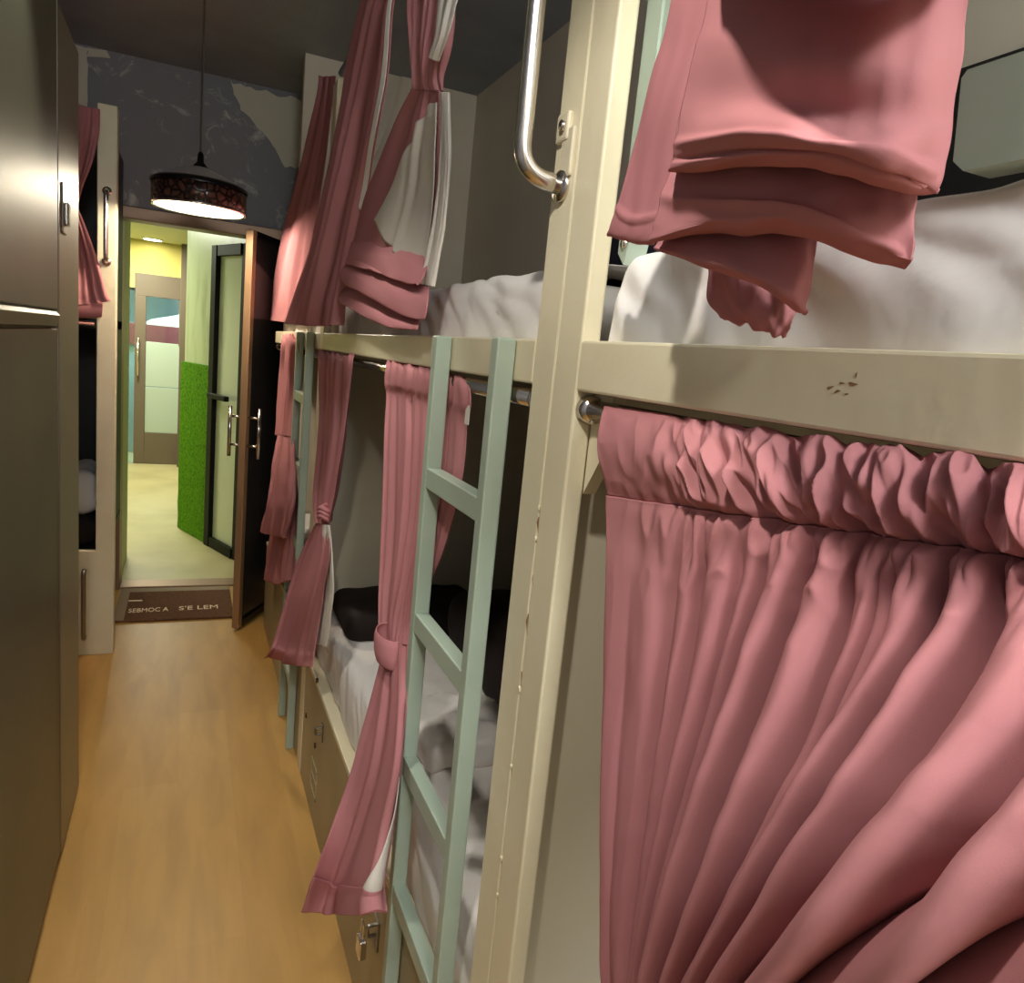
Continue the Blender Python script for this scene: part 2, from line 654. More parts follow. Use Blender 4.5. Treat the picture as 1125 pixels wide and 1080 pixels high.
door = struct(build('door_1', leaf_box(bmesh.new(), .03, L-.035, -.008, .008, .05, 1.955), 'darkglass', origin=leaf_pt(L/2, 0, 0)),
              'dark glass door leaf standing open into the room, by the doormat', 'door')
fb = bmesh.new()
leaf_box(fb, L-.04, L, -.018, .018, .012, 1.985)
build('free_edge_frame', fb, 'bronze', door)
fb = bmesh.new()
leaf_box(fb, 0, .04, -.022, .022, .012, 1.985)
leaf_box(fb, .04, L-.04, -.02, .02, .012, .05)
leaf_box(fb, .04, L-.04, -.02, .02, 1.955, 1.985)
build('frame', fb, 'shadeblack', door)
for sgn in (1, -1):
    hb = bmesh.new()
    t1 = sgn*.075
    tube(hb, fillet([leaf_pt(L-.02, sgn*.02, 1.10), leaf_pt(L-.02, t1, 1.10)], .01), .007)
    tube(hb, [leaf_pt(L-.02, sgn*.02, .96), leaf_pt(L-.02, t1, .96)], .007)
    tube(hb, [leaf_pt(L-.02, t1, .90), leaf_pt(L-.02, t1, 1.15)], .009)
    build('door_handle', hb, 'chrome', door, smooth=True, label='chrome pull handle')

# doormat
dm = empty('doormat', (-.05, 4.23, 0), 'brown doormat with worn cream lettering lying on the door threshold', 'doormat')
build('mat_body', bx((-.325, 4.045, .001), (.25, 4.50, .014), .004), 'mat', dm)
b = bmesh.new()
box(b, (-.325, 4.50, .001), (.25, 4.575, .011), .003)
box(b, (-.325, 4.045, .0135), (-.275, 4.50, .0155), .0008)
build('border', b, 'matedge', dm)


def text_mesh(s, size, width=None):
    cu = bpy.data.curves.new('tmp', 'FONT')
    cu.body = s
    cu.size = size
    cu.extrude = .0008
    o = bpy.data.objects.new('tmp', cu)
    COL.objects.link(o)
    dg = bpy.context.evaluated_depsgraph_get()
    me = bpy.data.meshes.new_from_object(o.evaluated_get(dg))
    bm = bmesh.new()
    bm.from_mesh(me)
    bpy.data.objects.remove(o)
    xs = [v.co.x for v in bm.verts]
    x0, w = min(xs), max(xs)-min(xs)
    k = (width/w) if width else 1
    for v in bm.verts:
        v.co.x = (v.co.x-x0)*k
    return bm


for s, x0, y0, size, w in (('SEBMOC A', -.262, 4.155, .085, .19), ("S'E LEM", -.02, 4.165, .085, .195)):
    t = text_mesh(s, size, w)
    for v in t.verts:
        v.co = (v.co.x+x0, v.co.y+y0+.035*v.co.x, v.co.z+.0150)
    build('lettering', t, 'letter', dm)
build('lettering', bx((-.272, 4.335, .0143), (-.205, 4.352, .0158)), 'letter', dm)

# ------------------------------------------------------------------ corridor beyond the door
struct(build('floor_corridor', bx((-2.2, 4.66, -.06), (2.2, 12.3, -.001)), 'corrtile', origin=(0, 8, 0)))
struct(build('ceiling_corridor', bx((-2.2, 4.75, 2.36), (2.2, 12.3, 2.46)), 'corrceil', origin=(0, 8, 2.36)))
b = bmesh.new()
box(b, (-.47, 4.735, 0), (-.345, 5.3, 2.36))
box(b, (-2.2, 5.3, 0), (-.47, 5.42, 2.36))
struct(build('wall_corridor_near', b, 'greenwall', origin=(-.4, 5, 0)))
struct(build('wall_corridor_left', bx((-2.2, 5.42, 0), (-2.1, 12.3, 2.36)), 'greenwall', origin=(-2.1, 8, 0)))
YD = 9.0
b = bmesh.new()
box(b, (-2.1, YD, 0), (-.63, YD+.12, 2.36))
box(b, (-.63, YD, 2.02), (-.10, YD+.12, 2.36))
box(b, (-.63, YD, 1.86), (-.54, YD+.12, 2.02))
struct(build('wall_corridor_far', b, 'yellowwall', origin=(-1, YD, 0)))
struct(build('trim_4', bx((-.10, YD-.16, 0), (.12, YD+.12, 2.36), .004), 'brown', origin=(0, YD, 0)))
struct(build('wall_corridor_side', bx((.12, YD-.05, 0), (2.2, YD+.12, 2.36)), 'yellowwall', origin=(1, YD, 0)))
# brown glazed door at the corridor end
d2 = struct(build('door_2', bx((-.535, YD-.02, 1.79), (-.03, YD+.05, 2.02), .004), 'brown', origin=(-.28, YD, 0)),
            'brown framed corridor door with a glazed top and pale lower panels', 'door')
b = bmesh.new()
box(b, (-.535, YD-.02, 0), (-.43, YD+.05, 1.79), .004)
box(b, (-.11, YD-.02, 1.30), (-.03, YD+.05, 1.79), .004)
box(b, (-.43, YD-.02, 0), (-.03, YD+.05, .345), .004)
build('frame', b, 'brown', d2)
build('glass_pane', bx((-.43, YD+.005, 1.32), (-.11, YD+.015, 1.79)), 'clearglass', d2)
build('pale_panel', bx((-.43, YD-.005, .345), (-.03, YD+.03, .84), .003), 'frost', d2)
build('pale_panel', bx((-.43, YD-.005, .846), (-.03, YD+.03, 1.32), .003), 'frost', d2)
hb = bmesh.new()
tube(hb, [(-.50, YD-.05, .95), (-.50, YD-.05, 1.35)], .012)
tube(hb, [(-.50, YD-.05, 1.0), (-.50, YD-.01, 1.0)], .008)
tube(hb, [(-.50, YD-.05, 1.3), (-.50, YD-.01, 1.3)], .008)
build('door_handle', hb, 'chrome', d2, smooth=True)
w1 = struct(build('window_1', bx((-.63, YD+.01, .0), (-.54, YD+.02, 1.85)), 'clearglass', origin=(-.58, YD, 0)))
build('window_frame', bx((-.63, YD-.02, 1.84), (-.54, YD+.04, 1.865)), 'blackframe', w1)
# room behind the door glass, with a made-up block for an unclear reflection
struct(build('wall_room_behind', bx((-2.2, 11.9, 0), (2.2, 12.0, 2.36)), 'blueish', origin=(0, 11.9, 0)))
tb = empty('made_up_block', (-.15, 10.2, 0), 'made-up pale block with a dull red front seen through the far door glass', 'made_up_block')
b = bmesh.new()
prism(b, [(-.50, 1.50), (.35, 1.50), (.35, 1.80), (.10, 1.80), (-.14, 1.64), (-.42, 1.56)], 1, 9.75, 10.4)
build('pale_top', b, 'white', tb)
build('front_panel', bx((-.70, 9.75, 1.26), (.30, 9.79, 1.50), .004), 'redbox', tb)
build('body', bx((-.70, 9.79, 0), (.30, 10.4, 1.47), .004), 'blueish', tb)

# skewed marble wall with turf panel and black framed door
WA, WB = np.array([.30, 5.25]), np.array([-.02, 6.06])
wd = (WB-WA)/np.linalg.norm(WB-WA)
wn = np.array([-wd[1], wd[0]])
if wn @ (-WA) < 0:
    wn = -wn


def skew(a, c, bev=0.0):
    q = box(bmesh.new(), a, c, bev)
    for v in q.verts:
        s, t, z = v.co
        v.co = (WA[0]+wd[0]*s+wn[0]*t, WA[1]+wd[1]*s+wn[1]*t, z)
    return q


struct(build('wall_corridor_right', skew((-.42, -.35, 0), (.90, 0, 2.36)), 'marble', origin=(WA[0], WA[1], 0)))
tf = skew((.375, .002, .002), (.895, .03, 1.26), .004)
bmesh.ops.subdivide_edges(tf, edges=tf.edges[:], cuts=12, use_grid_fill=True)
for v in tf.verts:
    k = .006*nz(v.co.x*40, v.co.y*40, v.co.z*40)
    v.co.x += wn[0]*k
    v.co.y += wn[1]*k
tag(build('turf_panel', tf, 'turf', smooth=False), 'bright green artificial turf panel on the lower marble wall of the corridor', 'turf panel')
d3 = struct(build('door_3', skew((-.05, .004, .06), (.31, .012, 2.0)), 'marble2', origin=(WA[0], WA[1], 0)),
            'black framed pale door on the right side of the corridor', 'door')
b = bmesh.new()
for a, c in (((.30, .002, 0), (.375, .045, 2.06)), ((-.12, .002, 0), (-.05, .03, 2.06)), ((-.05, .002, 1.99), (.30, .04, 2.06)), ((-.05, .002, 0), (.30, .04, .07))):
    q = skew(a, c, .003)
    me = bpy.data.meshes.new('tmp')
    q.to_mesh(me)
    q.free()
    b.from_mesh(me)
    bpy.data.meshes.remove(me)
build('frame', b, 'blackframe', d3)
build('door_handle', skew((.04, .04, 1.05), (.32, .075, 1.085), .006), 'blackframe', d3)

dl = empty('ceiling_downlight', (-.37, 8.8, 2.350), 'round lit downlight recessed in the corridor ceiling', 'ceiling light')
b = bmesh.new()
lathe(b, [(.105, 2.359), (.105, 2.350), (.085, 2.350), (.085, 2.359)], (-.37, 8.8, 0))
build('rim', b, 'white', dl)
b = bmesh.new()
lathe(b, [(.0001, 2.353), (.085, 2.353)], (-.37, 8.8, 0))
build('diffuser', b, 'downlight', dl)

# =================================================================== left side
lk = empty('locker', (-.6, 1.68, 0), 'tall beige steel locker filling the left edge of the picture', 'locker')
build('body', bx((-.90, 1.20, 0), (-.312, 2.165, 2.45), .004), 'locker', lk)
build('upper_door', bx((-.312, 1.21, 1.512), (-.296, 2.155, 2.44), .003), 'locker', lk)
build('lower_door', bx((-.312, 1.21, .04), (-.297, 2.155, 1.468), .003), 'locker', lk)
b = bmesh.new()
prism(b, [(-.312, 1.472), (-.290, 1.476), (-.284, 1.500), (-.292, 1.508), (-.312, 1.508)], 1, 1.205, 2.10)
build('ledge_strip', b, 'cabinet', lk, label='pale ledge strip between the two doors')
build('edge_strip', bx((-.312, 2.157, .03), (-.2945, 2.168, 2.44), .002), 'steel', lk)

cb = empty('cabinet', (-.6, 2.35, 0), 'narrow tall beige cabinet beyond the locker, with a small latch plate', 'cabinet')
build('body', bx((-.90, 2.172, 0), (-.310, 2.535, 2.22), .004), 'cabinet', cb)
build('door', bx((-.310, 2.178, .02), (-.296, 2.530, 2.21), .003), 'cabinet', cb)
b = bmesh.new()
box(b, (-.297, 2.205, 1.70), (-.291, 2.270, 1.82), .003)
lp = build('latch_plate', b, 'steel', cb)
b = bmesh.new()
box(b, (-.292, 2.222, 1.72), (-.281, 2.255, 1.775), .004)
build('latch_lever', b, 'chrome', lp)

# cross-wise bunk on the left by the doorway
YK = 3.65
kb = empty('bunk_bed', (-.8, 4.1, 0), 'cream bunk bed on the left by the doorway, set across the aisle', 'bunk bed')
build('post', bx((-.362, YK, 0), (-.289, YK+.07, 2.355), .004), 'cream', kb)
bp_ = build('base_panel', bx((-1.25, YK, 0.0), (-.355, YK+.03, .49), .004), 'cream', kb)
b = bmesh.new()
tube(b, fillet([(-.405, YK+.002, .09), (-.405, YK-.03, .09), (-.405, YK-.03, .40), (-.405, YK+.002, .40)], .012), .010)
build('handle', b, 'steel', bp_, smooth=True, label='long grey bar handle')
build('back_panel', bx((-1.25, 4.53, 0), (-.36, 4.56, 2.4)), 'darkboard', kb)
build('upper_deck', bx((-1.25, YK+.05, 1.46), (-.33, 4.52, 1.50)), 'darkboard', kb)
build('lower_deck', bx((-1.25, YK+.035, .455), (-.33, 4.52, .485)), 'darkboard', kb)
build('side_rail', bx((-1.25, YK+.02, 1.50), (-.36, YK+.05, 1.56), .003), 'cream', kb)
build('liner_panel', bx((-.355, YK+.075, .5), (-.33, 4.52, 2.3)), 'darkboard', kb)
b = bmesh.new()
tube(b, [(-1.2, YK+.008, 1.478), (-.37, YK+.008, 1.478)], .011)
cr1 = build('lower_curtain_rod', b, 'chrome', kb, smooth=True)
b = bmesh.new()
tube(b, [(-1.2, YK+.03, 2.30), (-.36, YK+.03, 2.30)], .010)
build('upper_curtain_rod', b, 'chrome', kb, smooth=True)
b = bmesh.new()
tube(b, fillet([(-.325, YK+.005, 2.02), (-.325, YK-.045, 2.02), (-.325, YK-.045, 1.74), (-.325, YK+.005, 1.74)], .03), .0095)
gh = build('grab_handle', b, 'chrome', kb, smooth=True, label='chrome grab handle')
for z in (2.02, 1.74):
    b = bmesh.new()
    tube(b, [(-.325, YK-.004, z), (-.325, YK+.003, z)], .018)
    build('flange', b, 'chrome', gh, smooth=True)


def yrow(Y, *pts):
    return [aty(p[0], p[1], p[2] if len(p) > 2 else Y) for p in pts]


Yc = YK-.02
lc = empty('curtain', aty(95, 330, Yc), 'short pink curtain tied back on the upper berth of the left bunk', 'curtain')
rows = [yrow(Yc, (62, 112), (86, 116), (110, 120)), yrow(Yc, (62, 140), (84, 144), (109, 146)), yrow(Yc, (60, 175), (80, 178), (102, 178)),
        yrow(Yc, (62, 205), (76, 205), (92, 204)), yrow(Yc, (64, 228), (74, 228), (85, 228))]
cloth('upper_drape', [folded(rows, 90, 50, 5, [.008, .016, .014, .006], 11)], 'pink', lc)
rows = [yrow(Yc, (64, 228), (74, 228), (85, 228)), yrow(Yc, (60, 250), (78, 252), (95, 252)), yrow(Yc, (56, 290), (82, 292), (109, 292)), yrow(Yc, (54, 318), (82, 322), (117, 322)),
        yrow(Yc, (52, 331), (82, 335), (122, 331))]
cloth('lower_drape', [folded(rows, 90, 50, 4, [.006, .014, .016, .01], 12)], 'pink', lc)
rows = [yrow(Yc+.012, (54, 326), (82, 328), (113, 330)), yrow(Yc+.002, (54, 336), (82, 338), (113, 338)), yrow(Yc+.01, (54, 346), (82, 348), (112, 347)), yrow(Yc+.035, (54, 347), (82, 349), (111, 348))]
cloth('hem', [grid_from_rows(rows, 40, 20)], 'pink', lc)

tag(build('pillow', soft_box((-.86, YK+.10, .62), (-.365, YK+.50, .82), .07, .03, .02, 9, 2), 'sheet', smooth=True),
    'crumpled white pillow on the dark lower berth of the left bunk', 'pillow')
tag(build('blanket', soft_box((-1.2, YK+.06, .488), (-.365, 4.5, .625), .05, .04, .012, 7, 3), 'black', smooth=True),
    'black blanket spread over the lower berth of the left bunk', 'blanket')

# =================================================================== pendant lamp
PX, PY = .024, 3.5
pl = empty('pendant_lamp', (PX, PY, 1.985), 'lit pendant lamp with brown patterned drum and chrome cap, before the doorway', 'pendant lamp')
z0 = 1.985
b = bmesh.new()
tube(b, [(PX, PY, z0+.20), (PX, PY, ZC-.02)], .0045, 8)
build('cord', b, 'steel', pl)
b = bmesh.new()
lathe(b, [(.0001, ZC-.03), (.045, ZC-.025), (.05, ZC-.001), (.0001, ZC-.001)], (PX, PY, 0))
build('ceiling_cup', b, 'shadeblack', pl, smooth=True)
b = bmesh.new()
lathe(b, [(.176, z0), (.181, z0+.004), (.182, z0+.085), (.176, z0+.09)], (PX, PY, 0), 64)
build('drum', b, 'lattice', pl, smooth=True)
b = bmesh.new()
lathe(b, [(.173, z0+.001), (.174, z0+.088), (.10, z0+.125), (.03, z0+.14), (.0001, z0+.14)], (PX, PY, 0), 64)
build('white_lining', b, 'lampwhite', pl, smooth=True)
b = bmesh.new()
lathe(b, [(.171, z0-.001), (.183, z0-.003), (.185, z0+.006), (.172, z0+.004), (.171, z0-.001)], (PX, PY, 0), 64)
build('lower_rim', b, 'chrome', pl, smooth=True)
b = bmesh.new()
lathe(b, [(.186, z0+.082), (.187, z0+.094), (.172, z0+.104), (.172, z0+.098), (.18, z0+.084)], (PX, PY, 0), 64)
build('upper_rim', b, 'shadeblack', pl, smooth=True)
b = bmesh.new()
for k in range(12):
    a0, a1 = 2*math.pi*k/12, 2*math.pi*(k+1)/12
lathe(b, [(.172, z0+.100), (.14, z0+.118), (.09, z0+.142), (.05, z0+.158), (.03, z0+.164), (.0001, z0+.165)], (PX, PY, 0), 16)
build('chrome_cap', b, 'capchrome', pl)
b = bmesh.new()
lathe(b, [(.030, z0+.160), (.028, z0+.170), (.014, z0+.185), (.012, z0+.215), (.006, z0+.225), (.0001, z0+.226)], (PX, PY, 0), 24)
build('neck', b, 'shadeblack', pl, smooth=True)
b = bmesh.new()
lathe(b, [(.0001, z0+.045), (.02, z0+.05), (.028, z0+.07), (.022, z0+.095), (.013, z0+.11), (.013, z0+.14)], (PX, PY, 0), 24)
build('bulb', b, 'bulb', pl, smooth=True)

# =================================================================== right side bunks
XF = .39                                   # face of posts, rails and base boards
ZR0, ZR1 = 1.475, 1.53                     # upper rail


def bunk(name, y0, y1, label, post_y=None, near_part=None):
    r = empty(name, ((XF+XR)/2, (y0+y1)/2, 0), label, 'bunk bed', 'built-in bunks along the right wall')
    rail = build('upper_rail', bx((XF, y0, ZR0), (XF+.03, y1, ZR1), .003), 'cream', r)
    build('upper_deck', bx((XF+.03, y0, ZR0-.002), (XR-.022, y1, ZR0+.016)), 'brownboard', r)
    base = build('base_panel', bx((XF+.002, y0, 0), (XF+.022, y1, .438), .003), 'base', r)
    build('base_lip', bx((XF-.001, y0, .436), (XF+.035, y1, .454), .003), 'cream', r)
    build('lower_deck', bx((XF+.035, y0, .43), (XR-.022, y1, .448)), 'brownboard', r)
    b = bmesh.new()
    tube(b, [(XF+.018, y0+.003, 1.456), (XF+.018, y1-.003, 1.456)], .0115, 18)
    rod = build('curtain_rod', b, 'chrome', r, smooth=True, label='chrome curtain rod below the upper rail')
    for y, s in ((y0, 1), (y1, -1)):
        b = bmesh.new()
        tube(b, [(XF+.018, y+s*.002, 1.456), (XF+.018, y+s*.016, 1.456)], [.0165, .0145], 20)
        build('flange', b, 'chrome', rod, smooth=True)
    return r, rail, base, rod


YA0, YA1 = -1.25, .732
bkA, railA, baseA, rodA = bunk('bunk_bed', YA0, YA1, 'nearest cream bunk of the right row, large pink curtain across its lower berth')
bkB, railB, baseB, rodB = bunk('bunk_bed', .85, 2.465, 'middle cream bunk of the right row, with open lower berth and grey-green ladder')
bkC, railC, baseC, rodC = bunk('bunk_bed', 2.545, 3.94, 'farthest cream bunk of the right row, next to the open dark door')

# posts
b = bmesh.new()
box(b, (XF, .732, 0), (XF+.024, .790, ZC), .003)
box(b, (XF, .7905, 0), (XF+.024, .850, ZC), .003)
postA = build('post', b, 'cream', bkA, label='cream post of two boards with chipped seam')
rnd = random.Random(9)
for k in range(7):
    z = rnd.uniform(.25, 1.45)
    w, h = rnd.uniform(.0012, .0025), rnd.uniform(.003, .009)
    q = soft_box((XF-.0025, .7895-w, z), (XF+.001, .7895+w, z+h), .0012, .004)
    build('paint_blob', q, 'cream', postA, smooth=True)
for k in range(4):
    z = [1.30, 1.235, 1.17, 1.10][k]
    w, h = rnd.uniform(.0006, .0012), rnd.uniform(.01, .035)
    pts = [(.7895+.004*math.sin(z*90)-w, z), (.7895+.004*math.sin(z*90)+w, z+.003), (.7895+w+.003*math.sin(z*50), z+h*.6), (.7895+.002*math.sin(z*70), z+h), (.7895-w, z+h*.5)]
    build('paint_chip', prism(bmesh.new(), pts, 0, XF-.0004, XF+.001), 'scuff', postA)
build('partition', bx((XF+.024, .768, 0), (XR-.022, .79, 1.470)), 'panel', bkA, label='beige partition board at the berth end')
# sloped rail bracket under the rail at the post
b = bmesh.new()
prism(b, [(.732, 1.473), (.690, 1.473), (.705, 1.40), (.732, 1.36)], 0, XF+.024, XF+.04)
build('rail_bracket', b, 'cream', bkA)
# scuffs on the near rail
b = bmesh.new()
for (px_, py_, w, h, a) in ((912, 426, .0030, .0010, .5), (920, 430, .0026, .0009, .5), (937, 422, .0034, .0011, -.1), (925, 421, .0020, .0007, 0), (930, 433, .0016, .0006, .2), (941, 412, .0006, .0016, .3)):
    p = atx(px_, py_, XF)
    pts = []
    for k in range(10):
        t = 2*math.pi*k/10
        r_ = 1+.25*math.sin(3*t+px_)
        dy, dz = w*r_*math.cos(t), h*r_*math.sin(t)
        pts.append((p[1]-dy*math.cos(a), p[2]+dz-dy*math.sin(a)*-.6))
    prism(b, pts, 0, XF-.0004, XF+.001)
build('scuff_mark', b, 'scuff', railA)
# chrome grab handle on the post
b = bmesh.new()
hy_ = .826
tube(b, fillet([(XF+.002, hy_-.006, 1.703), (XF-.052, hy_, 1.712), (XF-.052, hy_, 1.99), (XF+.002, hy_-.006, 2.0)], .032, 10), .0105, 18)
gh = build('grab_handle', b, 'chrome', bkA, smooth=True, label='chrome grab handle screwed to the post')
for z in (1.703, 2.0):
    b = bmesh.new()
    tube(b, [(XF-.006, hy_-.006, z), (XF+.002, hy_-.006, z)], [.017, .0185], 20)
    build('flange', b, 'chrome', gh, smooth=True)
# pale plastic catch beside the handle
b = bmesh.new()
box(b, (XF-.004, .800, 1.712), (XF+.001, .828, 1.765), .002)
box(b, (XF-.006, .812, 1.752), (XF+.001, .842, 1.784), .003)
ct = build('catch_plate', b, 'tape', bkA, label='pale plastic catch plate')
b = bmesh.new()
tube(b, [(XF-.010, .822, 1.768), (XF-.005, .822, 1.768)], .006)
build('screw', b, 'chrome', ct, smooth=True)

# post between middle and far bunk, and the beige partition
build('post', bx((XF, 2.467, 0), (XF+.024, 2.543, 2.285), .003), 'cream', bkB)
build('partition', bx((XF+.024, 2.49, 0), (XR-.022, 2.512, 1.470)), 'panel', bkB, label='beige partition board at the berth end')
# base board fittings of the middle bunk
def dots(pts, parent):
    for p in pts:
        q = atx(p[0], p[1], XF)
        bb = bmesh.new()
        tube(bb, [(XF-.002, q[1], q[2]), (XF+.004, q[1], q[2])], .009, 10)
        build('screw', bb, 'screw', parent, smooth=True)


dots([(348, 748), (336, 786), (346, 819)], baseB)


def hasp(pxy, s, parent, lock=False):
    q = atx(pxy[0], pxy[1], XF)
    bb = bmesh.new()
    box(bb, (XF-.003, q[1]-.014*s, q[2]-.035*s), (XF+.003, q[1]+.014*s, q[2]+.02*s), .001)
    tube(bb, fillet([(XF, q[1], q[2]+.008*s), (XF-.02, q[1], q[2]+.008*s), (XF-.02, q[1], q[2]-.012*s), (XF, q[1], q[2]-.012*s)], .005), .0035*s, 8)
    h_ = build('hasp', bb, 'steel', parent)
    if lock:
        bb = bmesh.new()
        box(bb, (XF-.030, q[1]-.012*s+.03, q[2]-.07*s), (XF-.014, q[1]+.016*s+.03, q[2]-.035*s), .003)
        tube(bb, fillet([(XF-.022, q[1]+.024, q[2]-.04*s), (XF-.022, q[1]+.024, q[2]-.005*s), (XF-.022, q[1]+.042, q[2]-.005*s), (XF-.022, q[1]+.042, q[2]-.04*s)], .006), .0025, 8)
        build('padlock', bb, 'chrome', h_)
    return h_


hasp((354, 802), 1.0, baseB)
hasp((414, 1020), 1.25, baseB, True)
# recessed flush handle on the base board
q = atx(344, 855, XF)
b = bmesh.new()
for (a, c) in (((-.055, -.05), (.055, -.043)), ((-.055, .043), (.055, .05)), ((-.055, -.05), (-.049, .05)), ((.049, -.05), (.055, .05)), ((-.05, -.004), (.05, .004))):
    box(b, (XF-.0005, q[1]+a[0], q[2]+a[1]), (XF+.004, q[1]+c[0], q[2]+c[1]), .0008)
build('flush_handle', b, 'base', baseB)

# guard rail at the head of the near upper berth
b = bmesh.new()
XG = XF+.030
prism(b, [(.728, 1.93), (.700, 1.93), (.700, 1.66), (.714, 1.612), (.728, 1.625)], 0, XG, XG+.024)
prism(b, [(.728, 1.93), (-.60, 1.93), (-.60, 1.80), (.60, 1.80), (.700, 1.785), (.728, 1.785)], 0, XG+.003, XG+.021)
prism(b, [(.728, 1.72), (.66, 1.712), (.66, 1.69), (.728, 1.70)], 0, XG+.003, XG+.021)
prism(b, [(.346, 1.693), (.343, 1.697), (-.60, 1.697), (-.60, 1.636), (.333, 1.638), (.341, 1.645)], 0, XG, XG+.024)
box(b, (XG, -.60, 1.63), (XG+.024, -.54, 1.93))
gr_ = build('guard_rail', b, 'mint', bkA, label='grey-green guard rail')
b = bmesh.new()
tube(b, [(XG-.003, .716, 1.634), (XG+.002, .716, 1.634)], .005)
build('bolt', b, 'chrome', gr_, smooth=True)


# ------------------------------------------------------------------ ladders
def make_ladder(ya, yb, label):
    """stiles at ya (near) and yb (far)"""
    r = empty('ladder', (XF-.014, (ya+yb)/2, 0), label, 'ladder', 'grey-green bunk ladders')
    xa, xb = XF-.028, XF-.0015
    for y in (ya, yb):
        build('stile', bx((xa, y, 0.0), (xb, y+.024, ZR1-.001), .0025), 'mint', r)
    for z in (1.300, 1.048, .782, .525, .270):
        build('rung', bx((xa+.001, ya+.022, z-.020), (xb-.001, yb+.002, z+.014), .002), 'mint', r)
    return r


ladB = make_ladder(.905, 1.168, 'grey-green wooden ladder fixed in front of the middle bunk')
ladC = ladB.copy()
COL.objects.link(ladC)
for ch in list(ladB.children):
    c = ch.copy()
    COL.objects.link(c)
    c.parent = ladC
ladC.location.y += 1.73
ladC['label'] = 'distant grey-green ladder in front of the farthest bunk, half hidden by curtains'

# ------------------------------------------------------------------ mattresses and bedding


def mattress(y0, y1, z0, z1, label, cat='mattress', grp=None, seed=1.0, amp=.010, sheet_ys=None):
    r = empty('mattress', ((XF+XR)/2, (y0+y1)/2, z0), label, cat, grp)
    build('body', soft_box((XF+.036, y0, z0), (XR-.035, y1, z1), .03, .05, .006, 5, seed), 'mattress', r, smooth=True)
    ys = sheet_ys or (y0+.01, y1-.01)
    rows = []
    xin = XF+.0325
    prof = [(xin+.42, z1+.016), (xin+.22, z1+.016), (xin+.08, z1+.016), (xin+.03, z1+.012), (xin+.012, z1-.004), (xin+.006, z1-.03), (xin+.004, (z0+z1)/2), (xin+.004, z0+.006)]
    for x, z in prof:
        rows.append([(x, y, z) for y in np.linspace(ys[0], ys[1], 6)])
    G = grid_from_rows(rows, 260, 44)
    N = normals(G)
    nu, nv = 260, 44
    L_ = (ys[1]-ys[0])
    D = np.zeros((nv, nu))
    for i in range(nv):
        for j in range(nu):
            y = ys[0]+L_*j/(nu-1)
            t = i/(nv-1)
            n1 = nz(y*9+t*3.0, t*2.2, seed)
            n2 = nz(y*22+t*6.0, t*4, seed+4)
            D[i, j] = amp*(.35+abs(n1)*1.3+n2*.5)
    G = G + N*D[..., None]
    G[..., 0] = np.maximum(G[..., 0], XF+.002)
    cloth('sheet', [G], 'sheet', r, .0015)
    return r


mattress(YA0+.03, .715, 1.492, 1.612, 'upper mattress in white sheets on the nearest bunk, behind the bundled curtain', seed=1.3, amp=.014, sheet_ys=(-.3, .714))
mattress(.855, 2.45, 1.492, 1.612, 'upper mattress in white sheets on the middle bunk, left of the cream post', seed=5.1, amp=.008)
mattress(.86, 2.45, .450, .590, 'lower mattress in white sheets behind the ladder, open to the aisle', seed=7.7, amp=.008)
mattress(2.56, 3.92, .450, .590, 'lower mattress of the farthest bunk behind its tied curtain', seed=8.7, amp=.008)
mattress(2.56, 3.92, 1.492, 1.612, 'upper mattress of the farthest bunk behind the flared curtain', seed=9.7, amp=.008)

tag(build('pillow', soft_box((.455, 2.13, .598), (.93, 2.44, .70), .045, .02, .006, 10, 3, .012), 'black', smooth=True),
    'black pillow at the far end of the lower mattress behind the tied curtain', 'pillow')
tag(build('pillow', soft_box((.56, .90, 1.620), (1.0, 1.25, 1.72), .05, .02, .006, 10, 6, .02), 'navy', smooth=True),
    'navy pillow on the middle upper bed beside the cream post', 'pillow')
tag(build('blanket', soft_box((.74, 1.10, .598), (1.295, 2.08, .80), .06, .03, .015, 8, 8, .02), 'black', smooth=True),
    'dark folded blanket heaped at the wall side of the lower mattress', 'blanket')
tag(build('towel', soft_box((.475, 1.38, .604), (.70, 1.62, .69), .03, .015, .02, 14, 9, .0), 'sheet', smooth=True),
    'crumpled white towel lying on the lower mattress behind the ladder', 'towel')

